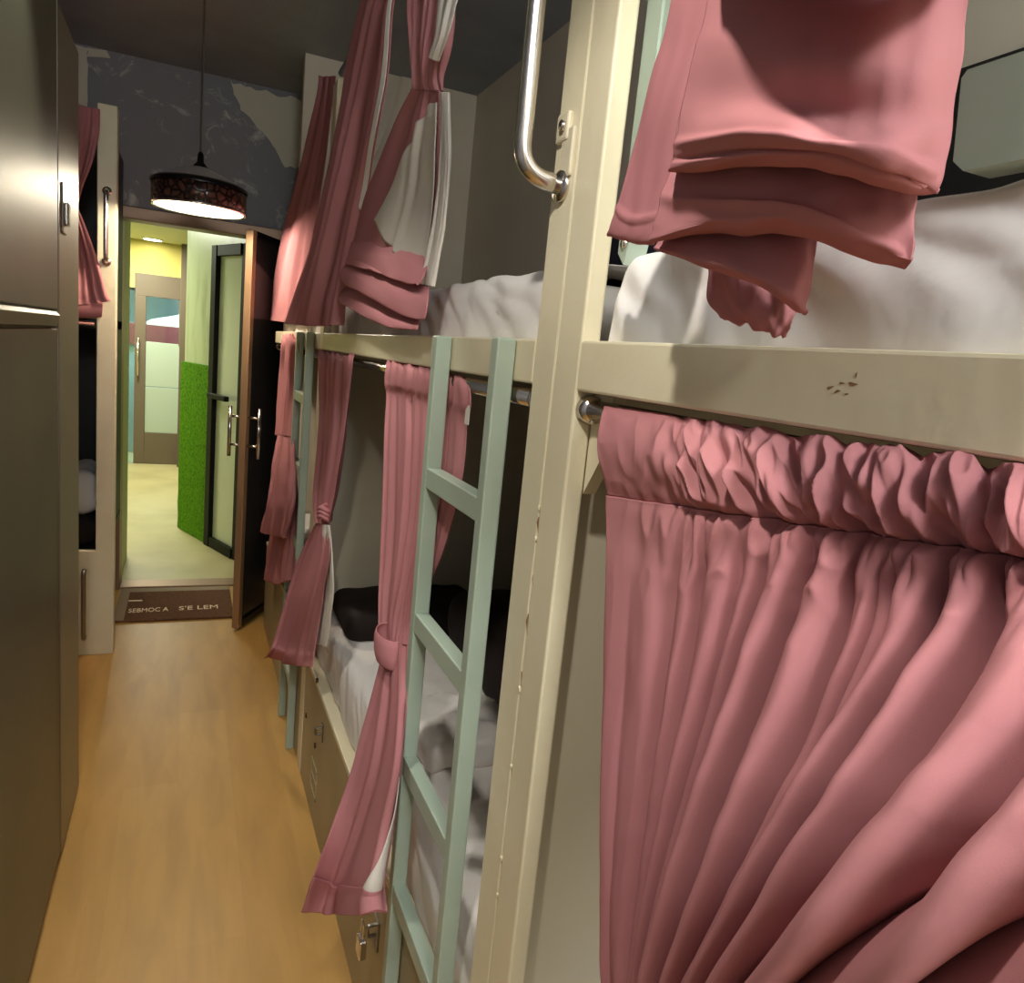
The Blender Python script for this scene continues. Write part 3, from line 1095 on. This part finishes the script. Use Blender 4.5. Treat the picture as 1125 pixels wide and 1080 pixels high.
# =================================================================== curtains
# --- big gathered curtain on the near lower berth
ca = empty('curtain', atx(860, 520, .38), 'large gathered pink curtain on the nearest lower berth, pulled aside in fan folds', 'curtain')
ys = [445, 462, 500, 545, 600, 655, 765, 875, 985, 1090, 1190]
tabl = {
    0: [664, 664, 664, 668, 668, 665, 662, 660, 660, 662, 668],
    1: [705, 705, 706, 710, 706, 700, 692, 684, 676, 674, 676],
    2: [746, 746, 748, 752, 744, 735, 722, 706, 692, 684, 684],
    3: [772, 772, 776, 784, 774, 762, 742, 722, 704, 692, 690],
    4: [808, 808, 816, 832, 820, 805, 778, 748, 722, 702, 696],
    5: [850, 850, 858, 872, 860, 845, 812, 776, 742, 712, 702],
    6: [895, 895, 902, 912, 902, 887, 850, 808, 768, 730, 708],
    7: [940, 940, 948, 960, 950, 934, 892, 844, 794, 746, 716],
    8: [990, 990, 996, 1006, 998, 984, 938, 884, 824, 764, 724],
    9: [1040, 1040, 1046, 1060, 1056, 1042, 992, 930, 858, 784, 734],
    10: [1095, 1095, 1100, 1112, 1108, 1096, 1046, 978, 896, 810, 746],
    11: [1160, 1160, 1165, 1180, 1176, 1166, 1118, 1046, 952, 848, 762],
    12: [1250, 1250, 1255, 1270, 1268, 1262, 1216, 1142, 1040, 916, 790],
    13: [1360, 1360, 1365, 1380, 1380, 1376, 1335, 1266, 1160, 1030, 850],
    14: [1480, 1480, 1490, 1500, 1500, 1500, 1470, 1410, 1320, 1190, 950],
}
slope = [.148, .148, .150, .152, .150, .14, .11, .08, .05, .02, 0]
xs_ = [.402, .388, .380, .385, .384, .382, .378, .372, .368, .370, .375]     # distance of the sheet from the wall plane, top to bottom
bulge = [0, 0, 0, 0, .003, .007, .016, .024, .027, .022, .010]
rows = []
for i, y in enumerate(ys):
    r_ = []
    for k in range(15):
        x = tabl[k][i]
        w = min(1.0, max(0.0, (k-2)/9.0))
        r_.append(atx(x, y+slope[i]*(x-664), xs_[i]-bulge[i]*w*2.0))
    rows.append(r_)
nu, nv = 620, 260
G = grid_from_rows(rows, nu, nv)
N = normals(G)
uu = np.linspace(0, 14, nu)[None, :]
vv = np.linspace(0, 10, nv)[:, None]
rnd = random.Random(21)
sc_ = [rnd.uniform(.55, 1.45) for _ in range(16)]
sc_[0], sc_[1] = .2, .35
ksc = crm(np.array(sc_), uu[0])[None, :]
uw = uu + .10*np.sin(vv*.8+uu*1.7)
RID = [(.15, .5, .9, .80), (1.25, 1.1, .75, .72), (2.55, .55, .40, .78), (3.45, .50, .30, .92), (4.05, .42, .28, .84), (4.95, .62, .40, 1.05), (6.25, .70, .42, 1.08), (7.12, .42, .24, .86), (7.50, .34, .24, .82),
       (8.10, .62, .42, 1.12), (9.25, .72, .46, 1.18), (10.75, .95, .62, 1.22), (12.2, .85, .60, 1.18), (13.5, .8, .6, 1.1)]
ridge = np.zeros_like(uw)
for c_, wl, wr, h_ in RID:
    t_ = np.where(uw < c_, (uw-c_)/wl, (uw-c_)/wr)
    ridge = np.maximum(ridge, h_*np.clip(1-np.abs(t_)**2.1, 0, 1))
# soften the valleys a little
ker = np.exp(-np.linspace(-2, 2, 11)**2)
ker /= ker.sum()
pad = np.pad(ridge, ((0, 0), (5, 5)), mode='edge')
ridge = sum(ker[q_]*pad[:, q_:q_+ridge.shape[1]] for q_ in range(11))
fold_amp = crm(np.array([.002, .003, .004, .003, .010, .015, .018, .020, .019, .014, .007]), vv[:, 0])[:, None]
wide = crm(np.array([.25, .35, .5, .7, .9, .95, 1.0, 1.0, 1.05, 1.1, 1.15, 1.2, 1.25, 1.3, 1.3]), uu[0])[None, :]
D = fold_amp*wide*(ridge-.85)*2.6
# fine pleats just below the stitch line and a crumpled gathered header
fine = np.interp(vv[:, 0], [0, 1, 2, 2.7, 3, 3.4, 4.4, 6, 10], [.1, .5, 1.0, .9, .5, .6, .25, .12, .0])[:, None]
lift = np.interp(uu[0], [0, .8, 2, 3, 14], [.15, .3, .7, 1, 1])[None, :]
n1 = noise_grid(nu, nv, 34, 9, 3.3)
n2 = noise_grid(nu, nv, 70, 14, 7.1)
n3 = noise_grid(nu, nv, 16, 9, 1.7)
D = D + .011*fine*lift*(1-2.2*np.abs(n1)) + .005*fine*lift*n2
# header tunnel around the rod
head = np.exp(-((vv-1.6)/1.0)**2)
D = D + .007*head
stitch = np.exp(-((vv-3.0)/.16)**2)
D = D - .006*stitch*lift
D = D + .0018*n3*np.interp(vv[:, 0], [0, 3, 5, 10], [0, .3, 1, 1])[:, None]
# soft cross creases on the large lower folds
cre = noise_grid(nu, nv, 10, 26, 15.0)
D = D + .0012*cre*np.interp(vv[:, 0], [0, 5, 7, 10], [0, .4, 1, 1])[:, None]
G = G + N*D[..., None]
cloth('drape', [G[77:]], 'pink', ca)
cloth('header', [G[:78]], 'pink', ca)
b = bmesh.new()
k = 72
tube(b, [G[k+6, j]+N[k+6, j]*.0005 for j in range(4, 90, 3)], .0006, 5)
build('stitch_line', b, 'pink', ca)
# the white label-free tie loop below the picture is left out: the curtain ends in a bunched tail
# --- bundled curtain in front of the near upper berth
cu = empty('curtain', atx(880, 340, .30), 'pink curtain bundled up in thick folds over the nearest upper berth', 'curtain')


def layer(name, rows, nu, nv, seed, amp=.004, fu=4, fv=5, ridges=()):
    G = grid_from_rows(rows, nu, nv)
    N = normals(G)
    D = amp*noise_grid(nu, nv, fu, fv, seed) + amp*.5*noise_grid(nu, nv, fu*2.3, fv*1.7, seed+3)
    u = np.linspace(0, 1, nu)[None, :]
    v = np.linspace(0, 1, nv)[:, None]
    for (v0, w, a, tilt) in ridges:
        D = D + a*np.exp(-((v-v0-tilt*(u-.5)-.03*np.sin(3.1*u))/w)**2)*np.sin(math.pi*np.clip(u*1.02+.02, 0, 1))**.5
    return cloth(name, [G + N*D[..., None]], 'pink', cu)


layer('front_fold', [
    prow(.335, (800, -330), (880, -330), (960, -325), (1040, -320), (1100, -310)),
    prow(.318, (792, -170), (870, -170), (950, -165), (1030, -160), (1085, -150)),
    prow(.300, (776, 0), (850, -2, .285), (930, 0, .280), (1010, 4, .285), (1063, 10, .305)),
    prow(.296, (764, 55), (840, 60, .272), (920, 66, .266), (1000, 70, .274), (1057, 72, .302)),
    prow(.294, (752, 110), (832, 112, .274), (915, 122, .268), (990, 130, .276), (1044, 132, .302)),
    prow(.290, (745, 150), (828, 138, .262), (910, 146, .256), (985, 158, .270), (1038, 172, .300)),
    prow(.288, (738, 176), (822, 162, .258), (905, 168, .252), (980, 186, .266), (1032, 205, .298)),
    prow(.292, (734, 188), (815, 178, .266), (895, 181, .260), (970, 200, .272), (1027, 220, .302)),
    prow(.306, (740, 190), (815, 183, .284), (895, 186, .280), (968, 203, .290), (1024, 220, .314)),
    prow(.322, (750, 175), (820, 172, .312), (895, 176, .31), (965, 190, .314), (1018, 205, .326))],
    150, 170, 3.1, .0035, 4, 5, ridges=((.60, .025, .006, .03), (.68, .02, -.004, .05)))
layer('upper_fold', [
    prow(.31, (800, -260), (880, -260), (960, -255), (1040, -250), (1090, -245)),
    prow(.262, (792, -150), (870, -150, .235), (950, -145, .225), (1030, -140, .24), (1082, -130, .275)),
    prow(.258, (786, -80), (862, -70, .228), (940, -62, .216), (1018, -74, .232), (1070, -70, .275)),
    prow(.262, (782, -48), (858, -26, .232), (934, -14, .222), (1008, -34, .238), (1064, -44, .280)),
    prow(.275, (784, -44), (858, -22, .252), (932, -10, .244), (1006, -30, .256), (1062, -42, .290)),
    prow(.292, (788, -60), (860, -40, .278), (930, -30, .272), (1004, -44, .278), (1058, -54, .298))],
    110, 90, 19.4, .004, 4, 3)
layer('middle_fold', [
    prow(.326, (748, 120), (825, 120), (900, 125), (970, 140), (1012, 160)),
    prow(.318, (740, 165), (815, 165, .306), (890, 172, .302), (960, 195, .308), (1008, 215, .322)),
    prow(.312, (735, 192), (805, 195, .298), (880, 202, .292), (950, 222, .302), (1005, 240, .318)),
    prow(.308, (726, 222), (795, 222, .296), (870, 224, .288), (945, 248, .298), (1003, 268, .316)),
    prow(.306, (716, 250), (785, 240, .292), (860, 240, .284), (938, 268, .296), (1001, 286, .316)),
    prow(.308, (712, 266), (780, 250, .298), (855, 250, .292), (932, 276, .304), (999, 291, .320)),
    prow(.322, (722, 266), (785, 254, .316), (855, 255, .312), (930, 280, .318), (992, 290, .328)),
    prow(.338, (735, 250), (790, 244, .336), (855, 246, .336), (925, 262, .338), (980, 272, .340))],
    130, 120, 7.7, .004, 4, 4, ridges=((.45, .04, .005, .10),))
layer('lower_fold', [
    prow(.342, (735, 215), (790, 220), (840, 225), (885, 232), (900, 240)),
    prow(.336, (725, 250), (780, 252, .326), (835, 258, .322), (875, 268, .326), (896, 275, .334)),
    prow(.332, (719, 266), (775, 272, .318), (832, 284, .312), (874, 300, .318), (893, 308, .330)),
    prow(.330, (717, 272), (772, 286, .314), (830, 304, .306), (870, 326, .314), (889, 336, .328)),
    prow(.334, (720, 276), (775, 292, .322), (830, 311, .316), (868, 334, .322), (885, 347, .332)),
    prow(.348, (732, 274), (780, 290, .340), (832, 310, .338), (866, 330, .340), (880, 342, .346)),
    prow(.356, (745, 262), (790, 276, .354), (835, 294, .352), (862, 310, .354), (874, 322, .356))],
    110, 90, 9.2, .0035, 3, 3)
layer('outer_strip', [
    prow(.350, (775, -200), (800, -200), (830, -200)),
    prow(.348, (741, 0), (762, 0), (790, 0)),
    prow(.346, (718, 78), (742, 80), (768, 80)),
    prow(.345, (699, 152), (722, 154), (750, 156)),
    prow(.344, (684, 212), (705, 216), (735, 218)),
    prow(.343, (672, 250), (693, 258), (722, 258)),
    prow(.348, (668, 257), (690, 265), (718, 266)),
    prow(.362, (676, 256), (695, 262), (720, 262))],
    60, 110, 12.5, .003, 2, 4, ridges=((.62, .012, .003, 0),))
layer('inner_fold', [
    prow(.366, (770, 270), (810, 285), (850, 300), (880, 310)),
    prow(.364, (775, 300), (812, 312, .356), (848, 325, .356), (876, 335, .364)),
    prow(.366, (782, 328), (812, 340, .358), (845, 352, .356), (868, 360, .366)),
    prow(.370, (790, 348), (815, 358, .364), (842, 368, .362), (860, 371, .370)),
    prow(.380, (800, 345), (820, 352, .378), (842, 360, .378), (856, 362, .382))],
    60, 60, 14.5, .006, 4, 3)


# --- tied curtain on the lower berth of the middle bunk
XB = .375
cm = empty('curtain', atx(430, 700, XB), 'pink curtain tied at mid height beside the ladder, flaring over the bed base', 'curtain')
top = [prow(XB+.030, (428, 394), (450, 399), (480, 405), (513, 417)),
       prow(.388, (427, 401), (450, 406), (480, 412, .396), (515, 425, .396)),
       prow(.386, (426, 420), (448, 425), (478, 432, .396), (516, 446, .396)),
       prow(.392, (428, 436), (448, 440), (476, 450, .400), (512, 468, .402)),
       prow(.388, (426, 480), (448, 488), (474, 500, .400), (506, 528, .402)),
       prow(.384, (424, 560), (444, 566), (466, 578, .398), (488, 598, .400)),
       prow(XB+.004, (421, 630), (438, 634), (454, 640, .390), (468, 646, .394)),
       prow(XB, (420, 675), (432, 678), (446, 681, .382), (456, 684, .386)),
       prow(XB-.002, (419, 705), (430, 707), (440, 708), (448, 709))]
cloth('upper_drape', [folded(top, 170, 160, 6.5, [.003, .005, .005, .006, .008, .009, .008, .006], 31)], 'pink', cm)
bot = [prow(XB-.002, (419, 705), (430, 707), (440, 708), (448, 709)),
       prow(XB-.010, (416, 728), (428, 730), (440, 732), (447, 733)),
       prow(.35, (402, 780, .34), (422, 782), (438, 784), (446, 786, .36)),
       prow(.335, (385, 840, .31), (412, 842), (432, 844), (442, 846, .355)),
       prow(.32, (366, 900, .28), (395, 903), (418, 905), (434, 906, .345)),
       prow(.30, (348, 955, .25), (375, 962), (405, 966), (424, 966, .335)),
       prow(.295, (340, 975, .24), (368, 982), (400, 986), (424, 984, .33)),
       prow(.29, (332, 1000, .235), (365, 1004), (400, 1006), (426, 1001, .325))]
GB = folded(bot, 110, 130, 1.6, [.005, .008, .008, .006, .005], 33)
cloth('lower_drape', [GB], 'pink', cm)
b = bmesh.new()
k = 104
tube(b, [GB[k, j] for j in range(2, 108, 3)], .0008, 5)
build('hem_seam', b, 'pink', cm)
NB = normals(GB)
cloth('hem', [(GB+NB*.0022)[98:]], 'pink', cm, .0045)
GL = GB+NB*.004
lim = []
for i in range(58, 106):
    t = (i-58)/47.0
    lim.append([crm(GL[i], np.array([c]))[0] for c in np.linspace(94-26*t**1.3, 104-12*t, 16)])
cloth('lining', [np.array(lim)], 'lining', cm)
tie = []
for z_, s in ((694, 1.12), (701, 1.25), (715, 1.27), (725, 1.14)):
    r_ = []
    for k in range(25):
        a = 2*math.pi*k/24
        p = atx(433, z_, XB)
        r_.append((p[0]-.004+.026*s*math.cos(a), p[1]+.046*s*math.sin(a), p[2]))
    tie.append(r_)
cloth('tie_band', [grid_from_rows(tie, 72, 16)], 'pink', cm)
b = bmesh.new()
q = atx(513, 455, .398)
box(b, (q[0]-.001, q[1]-.012, q[2]-.016), (q[0]+.0005, q[1]+.006, q[2]+.014), .0004)
build('care_tag', b, 'lining', cm, label='small white care tag')

# --- tied curtain at the far end of the middle lower berth
ce = empty('curtain', atx(350, 560, .38), 'shaded maroon-pink curtain knotted at the far end of the middle lower berth', 'curtain')
top = [prow(.395, (352, 384), (370, 387), (390, 390)), prow(.372, (351, 392), (370, 395), (390, 398)), prow(.385, (351, 440), (368, 442), (386, 444)),
       prow(.385, (350, 480), (366, 482), (381, 484)), prow(.383, (346, 530), (360, 532), (372, 534)), prow(.380, (346, 560), (356, 561), (366, 562)), prow(.378, (348, 575), (355, 576), (362, 577))]
cloth('upper_drape', [folded(top, 80, 110, 3.5, [.006, .010, .012, .012, .008], 41)], 'pink', ce)
bot = [prow(.378, (348, 575), (355, 576), (362, 577)), prow(.37, (334, 605, .36), (350, 608), (364, 610)), prow(.355, (318, 650, .33), (340, 652), (357, 655, .37)),
       prow(.34, (304, 700, .30), (325, 704), (349, 706, .362)), prow(.335, (298, 714, .285), (322, 720), (347, 722, .358)), prow(.33, (292, 722, .28), (318, 730), (346, 733, .355))]
GE = folded(bot, 80, 90, 2.2, [.004, .008, .010, .010], 43)
cloth('lower_drape', [GE], 'pink', ce)
lin = [prow(.374, (356, 576), (360, 577), (364, 577)), prow(.376, (355, 606), (361, 608), (366, 610)), prow(.376, (350, 650), (357, 652), (366, 655)), prow(.372, (341, 706), (350, 708), (358, 711))]
cloth('lining', [folded(lin, 40, 70, 1.4, .006, 44)], 'lining', ce)
b = bmesh.new()
q = atx(357, 563, .372)
for k in range(3):
    tube(b, [(q[0]+.016*math.cos(a), q[1]+.03*math.sin(a), q[2]-.012+.012*k+.006*math.sin(a*2)) for a in np.linspace(0, 6.28, 20)], .007, 8)
build('knot', b, 'pink', ce, smooth=True)

# --- curtain of the farthest lower berth
cc = empty('curtain', atx(305, 560, .36), 'pink curtain tied back on the farthest lower berth, beside the dark door', 'curtain')
top = [prow(.40, (310, 366), (320, 367), (330, 368)), prow(.372, (309, 374), (320, 375), (329, 376)), prow(.38, (307, 410), (318, 411), (328, 412)), prow(.378, (305, 450), (314, 451), (327, 452)),
       prow(.37, (303, 478), (311, 479), (322, 480))]
cloth('upper_drape', [folded(top, 70, 70, 3.2, [.008, .014, .014, .008], 51)], 'pink', cc)
bot = [prow(.37, (303, 478), (311, 479), (322, 480)), prow(.35, (297, 510, .34), (308, 512), (322, 514)), prow(.335, (291, 550, .315), (304, 553), (320, 556)), prow(.325, (284, 584, .30), (298, 588), (312, 591, .33))]
cloth('lower_drape', [folded(bot, 70, 60, 2.4, [.008, .014, .016, .014], 53)], 'pink', cc)
bk = [prow(.385, (308, 500), (316, 501), (324, 502)), prow(.372, (302, 560), (314, 562), (326, 563)), prow(.36, (296, 600), (310, 603), (324, 606)), prow(.352, (291, 637), (306, 642), (321, 636))]
cloth('inner_drape', [folded(bk, 60, 60, 2.4, [.006, .012, .014], 54)], 'pink', cc)

# --- upper curtains
cg = empty('curtain', atx(322, 300, .40), 'pink lamp-lit curtain on the farthest upper berth, seen edge-on behind the shaded one', 'curtain')
rows = [prow(.42, (352, 84), (360, 84), (370, 84)), prow(.41, (350, 104), (358, 106), (368, 108)), prow(.405, (338, 160), (350, 162), (362, 164)), prow(.40, (322, 222), (336, 225), (354, 228)), prow(.395, (308, 282), (324, 286), (344, 288)),
        prow(.39, (299, 328), (316, 333), (336, 334)), prow(.388, (294, 351), (312, 354), (332, 354))]
cloth('drape', [folded(rows, 80, 120, 2.3, [.006, .012, .018, .022], 60)], 'pink', cg)
cf = empty('curtain', atx(340, 340, .36), 'long shaded curtain flaring into the aisle from the far end of the middle upper berth', 'curtain')
rows = [prow(.378, (420, -45), (436, -45), (452, -45)), prow(.372, (398, 0), (416, 0), (432, 0)), prow(.368, (383, 60), (404, 62), (426, 64)), prow(.362, (372, 120, .355), (392, 124), (416, 126)),
        prow(.352, (358, 190, .34), (378, 196), (402, 200, .37)), prow(.342, (342, 260, .325), (362, 266), (388, 270, .372)), prow(.334, (324, 318, .312), (350, 324), (376, 328, .368)), prow(.330, (312, 355, .302), (342, 358), (373, 357, .366))]
GF = folded(rows, 150, 150, 2.6, [.006, .010, .014, .020, .022], 61)
cloth('drape', [GF], 'pink', cf)
NF = normals(GF)
cloth('lining', [(GF+NF*.003)[18:95, 138:]], 'lining', cf)

cx_ = empty('curtain', atx(440, 340, .39), 'pink curtain with pale lining, cinched high and folded up over the middle upper berth', 'curtain')
XU = .385
top = [prow(.40, (470, -120), (490, -120), (512, -120), (540, -120)), prow(.392, (456, -40), (474, -40), (492, -40), (512, -40)), prow(.385, (453, 0), (470, 0), (486, 0), (500, 0)), prow(.38, (454, 45), (466, 46), (480, 47), (494, 47)), prow(.378, (455, 80), (464, 81), (474, 82), (484, 82)), prow(.378, (454, 98), (463, 99), (474, 100), (486, 100))]
cloth('upper_drape', [folded(top, 110, 80, 4.2, [.008, .014, .012, .006], 71)], 'pink', cx_)
lin = [prow(.388, (490, -40), (505, -40), (524, -40)), prow(.378, (488, 0), (498, 0), (510, 0)), prow(.372, (485, 40), (491, 40), (499, 40)), prow(.372, (478, 66), (483, 68), (488, 70))]
GL = grid_from_rows(lin, 40, 40)
cloth('lining', [folded(lin, 50, 50, 1.6, .006, 72) + normals(GL).mean(axis=(0, 1))*.012], 'lining', cx_)
mid = [prow(.378, (454, 98), (463, 99), (474, 100), (486, 100)), prow(.38, (440, 125), (454, 126), (472, 127), (487, 127)), prow(.382, (424, 165), (444, 168), (466, 170), (486, 170)),
       prow(.382, (404, 215), (432, 220), (460, 225), (482, 226)), prow(.378, (384, 270), (414, 276), (446, 284), (472, 288)), prow(.376, (374, 304), (405, 308), (440, 314), (466, 316))]
GM = folded(mid, 110, 100, 2.0, [.004, .007, .008, .006], 73)
cloth('lower_drape', [GM], 'pink', cx_)
NM = normals(GM)
GL = (GM+NM*.004)
lim = []
for k in range(66):
    t = k/65.0
    i = 12+k*75/65.0
    a_, b_ = 78-66*t**.7, 105-6*t
    row_ = crm(GL, np.array([i]))[0]
    lim.append([crm(row_, np.array([c]))[0] for c in np.linspace(a_, b_, 48)])
lim = np.array(lim)
for j in range(48):                       # the lining ends in a slanting edge above the hem
    cut = 1.0 - .26*(1-j/47.0)
    lim[:, j] = crm(lim[:, j], np.linspace(0, 65*cut, 66))
cloth('lining', [lim], 'lining', cx_)
lin = [prow(.384, (441, 84), (446, 85), (451, 86)), prow(.382, (434, 112), (440, 113), (447, 114)), prow(.380, (421, 150), (427, 152), (434, 154)), prow(.380, (411, 174), (415, 175), (419, 176))]
GL = grid_from_rows(lin, 24, 40)
cloth('lining', [GL + normals(GL)*(.004*np.sin(np.linspace(0, 3.1, 24)))[None, :, None]], 'lining', cx_)
cloth('lining', [folded([prow(.376, (485, 102), (489, 102), (494, 102)), prow(.376, (484, 170), (489, 171), (495, 172)), prow(.374, (477, 240), (483, 241), (490, 242)), prow(.370, (463, 312), (470, 314), (477, 315))], 40, 80, 1.0, .004, 78)], 'lining', cx_)
# the bunched hem: three stacked folds
for nm, rws, sd in (('hem_fold', [
        prow(.382, (388, 258), (420, 262), (450, 272), (470, 276)), prow(.362, (384, 275), (416, 280), (446, 290), (466, 298)), prow(.354, (380, 290, .36), (412, 298), (440, 308), (460, 312)),
        prow(.360, (384, 282), (412, 294), (438, 306), (458, 309)), prow(.374, (390, 280), (414, 290), (438, 302), (456, 304))], 75),
        ('hem_fold', [prow(.380, (376, 282), (405, 290), (438, 300), (470, 306)), prow(.358, (373, 298), (405, 306), (440, 322), (470, 330)), prow(.352, (378, 312), (408, 326), (440, 344), (466, 350)),
                      prow(.360, (384, 314), (410, 328), (440, 345), (464, 348)), prow(.376, (388, 308), (412, 320), (440, 336), (460, 340))], 76),
        ('hem_fold', [prow(.380, (372, 310), (400, 322), (430, 338), (462, 345)), prow(.362, (371, 324), (400, 336), (430, 350), (460, 354)), prow(.357, (376, 334), (404, 350), (430, 360), (458, 363)),
                      prow(.370, (382, 332), (406, 346), (430, 356), (454, 359)), prow(.380, (384, 328), (408, 340), (430, 350), (452, 353))], 77)):
    GH = grid_from_rows(rws, 80, 50)
    GH = GH + normals(GH)*(.004*noise_grid(80, 50, 5, 3, sd))[..., None]
    cloth(nm, [GH], 'pink', cx_)

# upper curtain rods (run above the picture)
b = bmesh.new()
tube(b, [(XF+.012, -1.2, 2.46), (XF+.012, .73, 2.46)], .011, 14)
build('upper_curtain_rod', b, 'chrome', bkA, smooth=True)
b = bmesh.new()
tube(b, [(XF+.012, .852, 2.30), (XF+.012, 2.47, 2.30)], .011, 14)
build('upper_curtain_rod', b, 'chrome', bkB, smooth=True)


# =================================================================== light
def lamp(name, kind, loc, power, col, size=.05, rot=None, **kw):
    l_ = bpy.data.lights.new(name, kind)
    l_.energy = power
    l_.color = col
    if kind == 'AREA':
        l_.shape = 'RECTANGLE'
        l_.size = size
        l_.size_y = kw.get('size_y', size)
    else:
        l_.shadow_soft_size = size
    if kind == 'SPOT':
        l_.spot_size = kw.get('spot', 2.0)
        l_.spot_blend = kw.get('blend', .6)
    o = bpy.data.objects.new(name, l_)
    o.location = loc
    if rot:
        o.rotation_euler = rot
    COL.objects.link(o)
    return o


lamp('aisle_pendant_light', 'SPOT', (-.12, .18, 2.24), 18, (1.0, .95, .87), .03, (0, 0, 0), spot=math.radians(140), blend=.25)
lamp('mid_aisle_fill', 'SPOT', (-.16, 1.55, 2.62), 26, (1.0, .95, .86), .06, (0, 0, 0), spot=math.radians(64), blend=.3)  # added fill for the ladder and lower berth, no known lamp here
lamp('rear_warm_fill', 'SPOT', (-.08, -.9, 2.15), 8, (1.0, .95, .87), .18, (0, 0, 0), spot=math.radians(152))  # added warm fill from behind the camera, not a known pendant
lamp('rear_cool_fill', 'POINT', (.1, -1.1, 2.40), 38, (.90, .95, 1.0), .2)  # added cool fill that lifts the ceiling and upper curtains
lamp('pendant_light', 'POINT', (PX, PY, z0+.03), 14, (1.0, .90, .72), .04)
lamp('corridor_lamp', 'AREA', (-.75, 6.4, 2.33), 18, (.96, 1.0, .80), .5)
lamp('corridor_lamp', 'AREA', (-.6, 8.2, 2.33), 32, (1.0, .98, .80), .5)
lamp('far_room_lamp', 'AREA', (-.3, 9.6, 2.3), 45, (.72, .88, 1.0), .8)

W = bpy.data.worlds.new('world')
SC.world = W
W.use_nodes = True
W.node_tree.nodes['Background'].inputs['Color'].default_value = (.02, .02, .02, 1)
W.node_tree.nodes['Background'].inputs['Strength'].default_value = 1.0

SC.view_settings.view_transform = 'Standard'
SC.view_settings.look = 'None'
SC.view_settings.gamma = 1.0
SC.view_settings.use_curve_mapping = False
SC.view_settings.exposure = 0.95
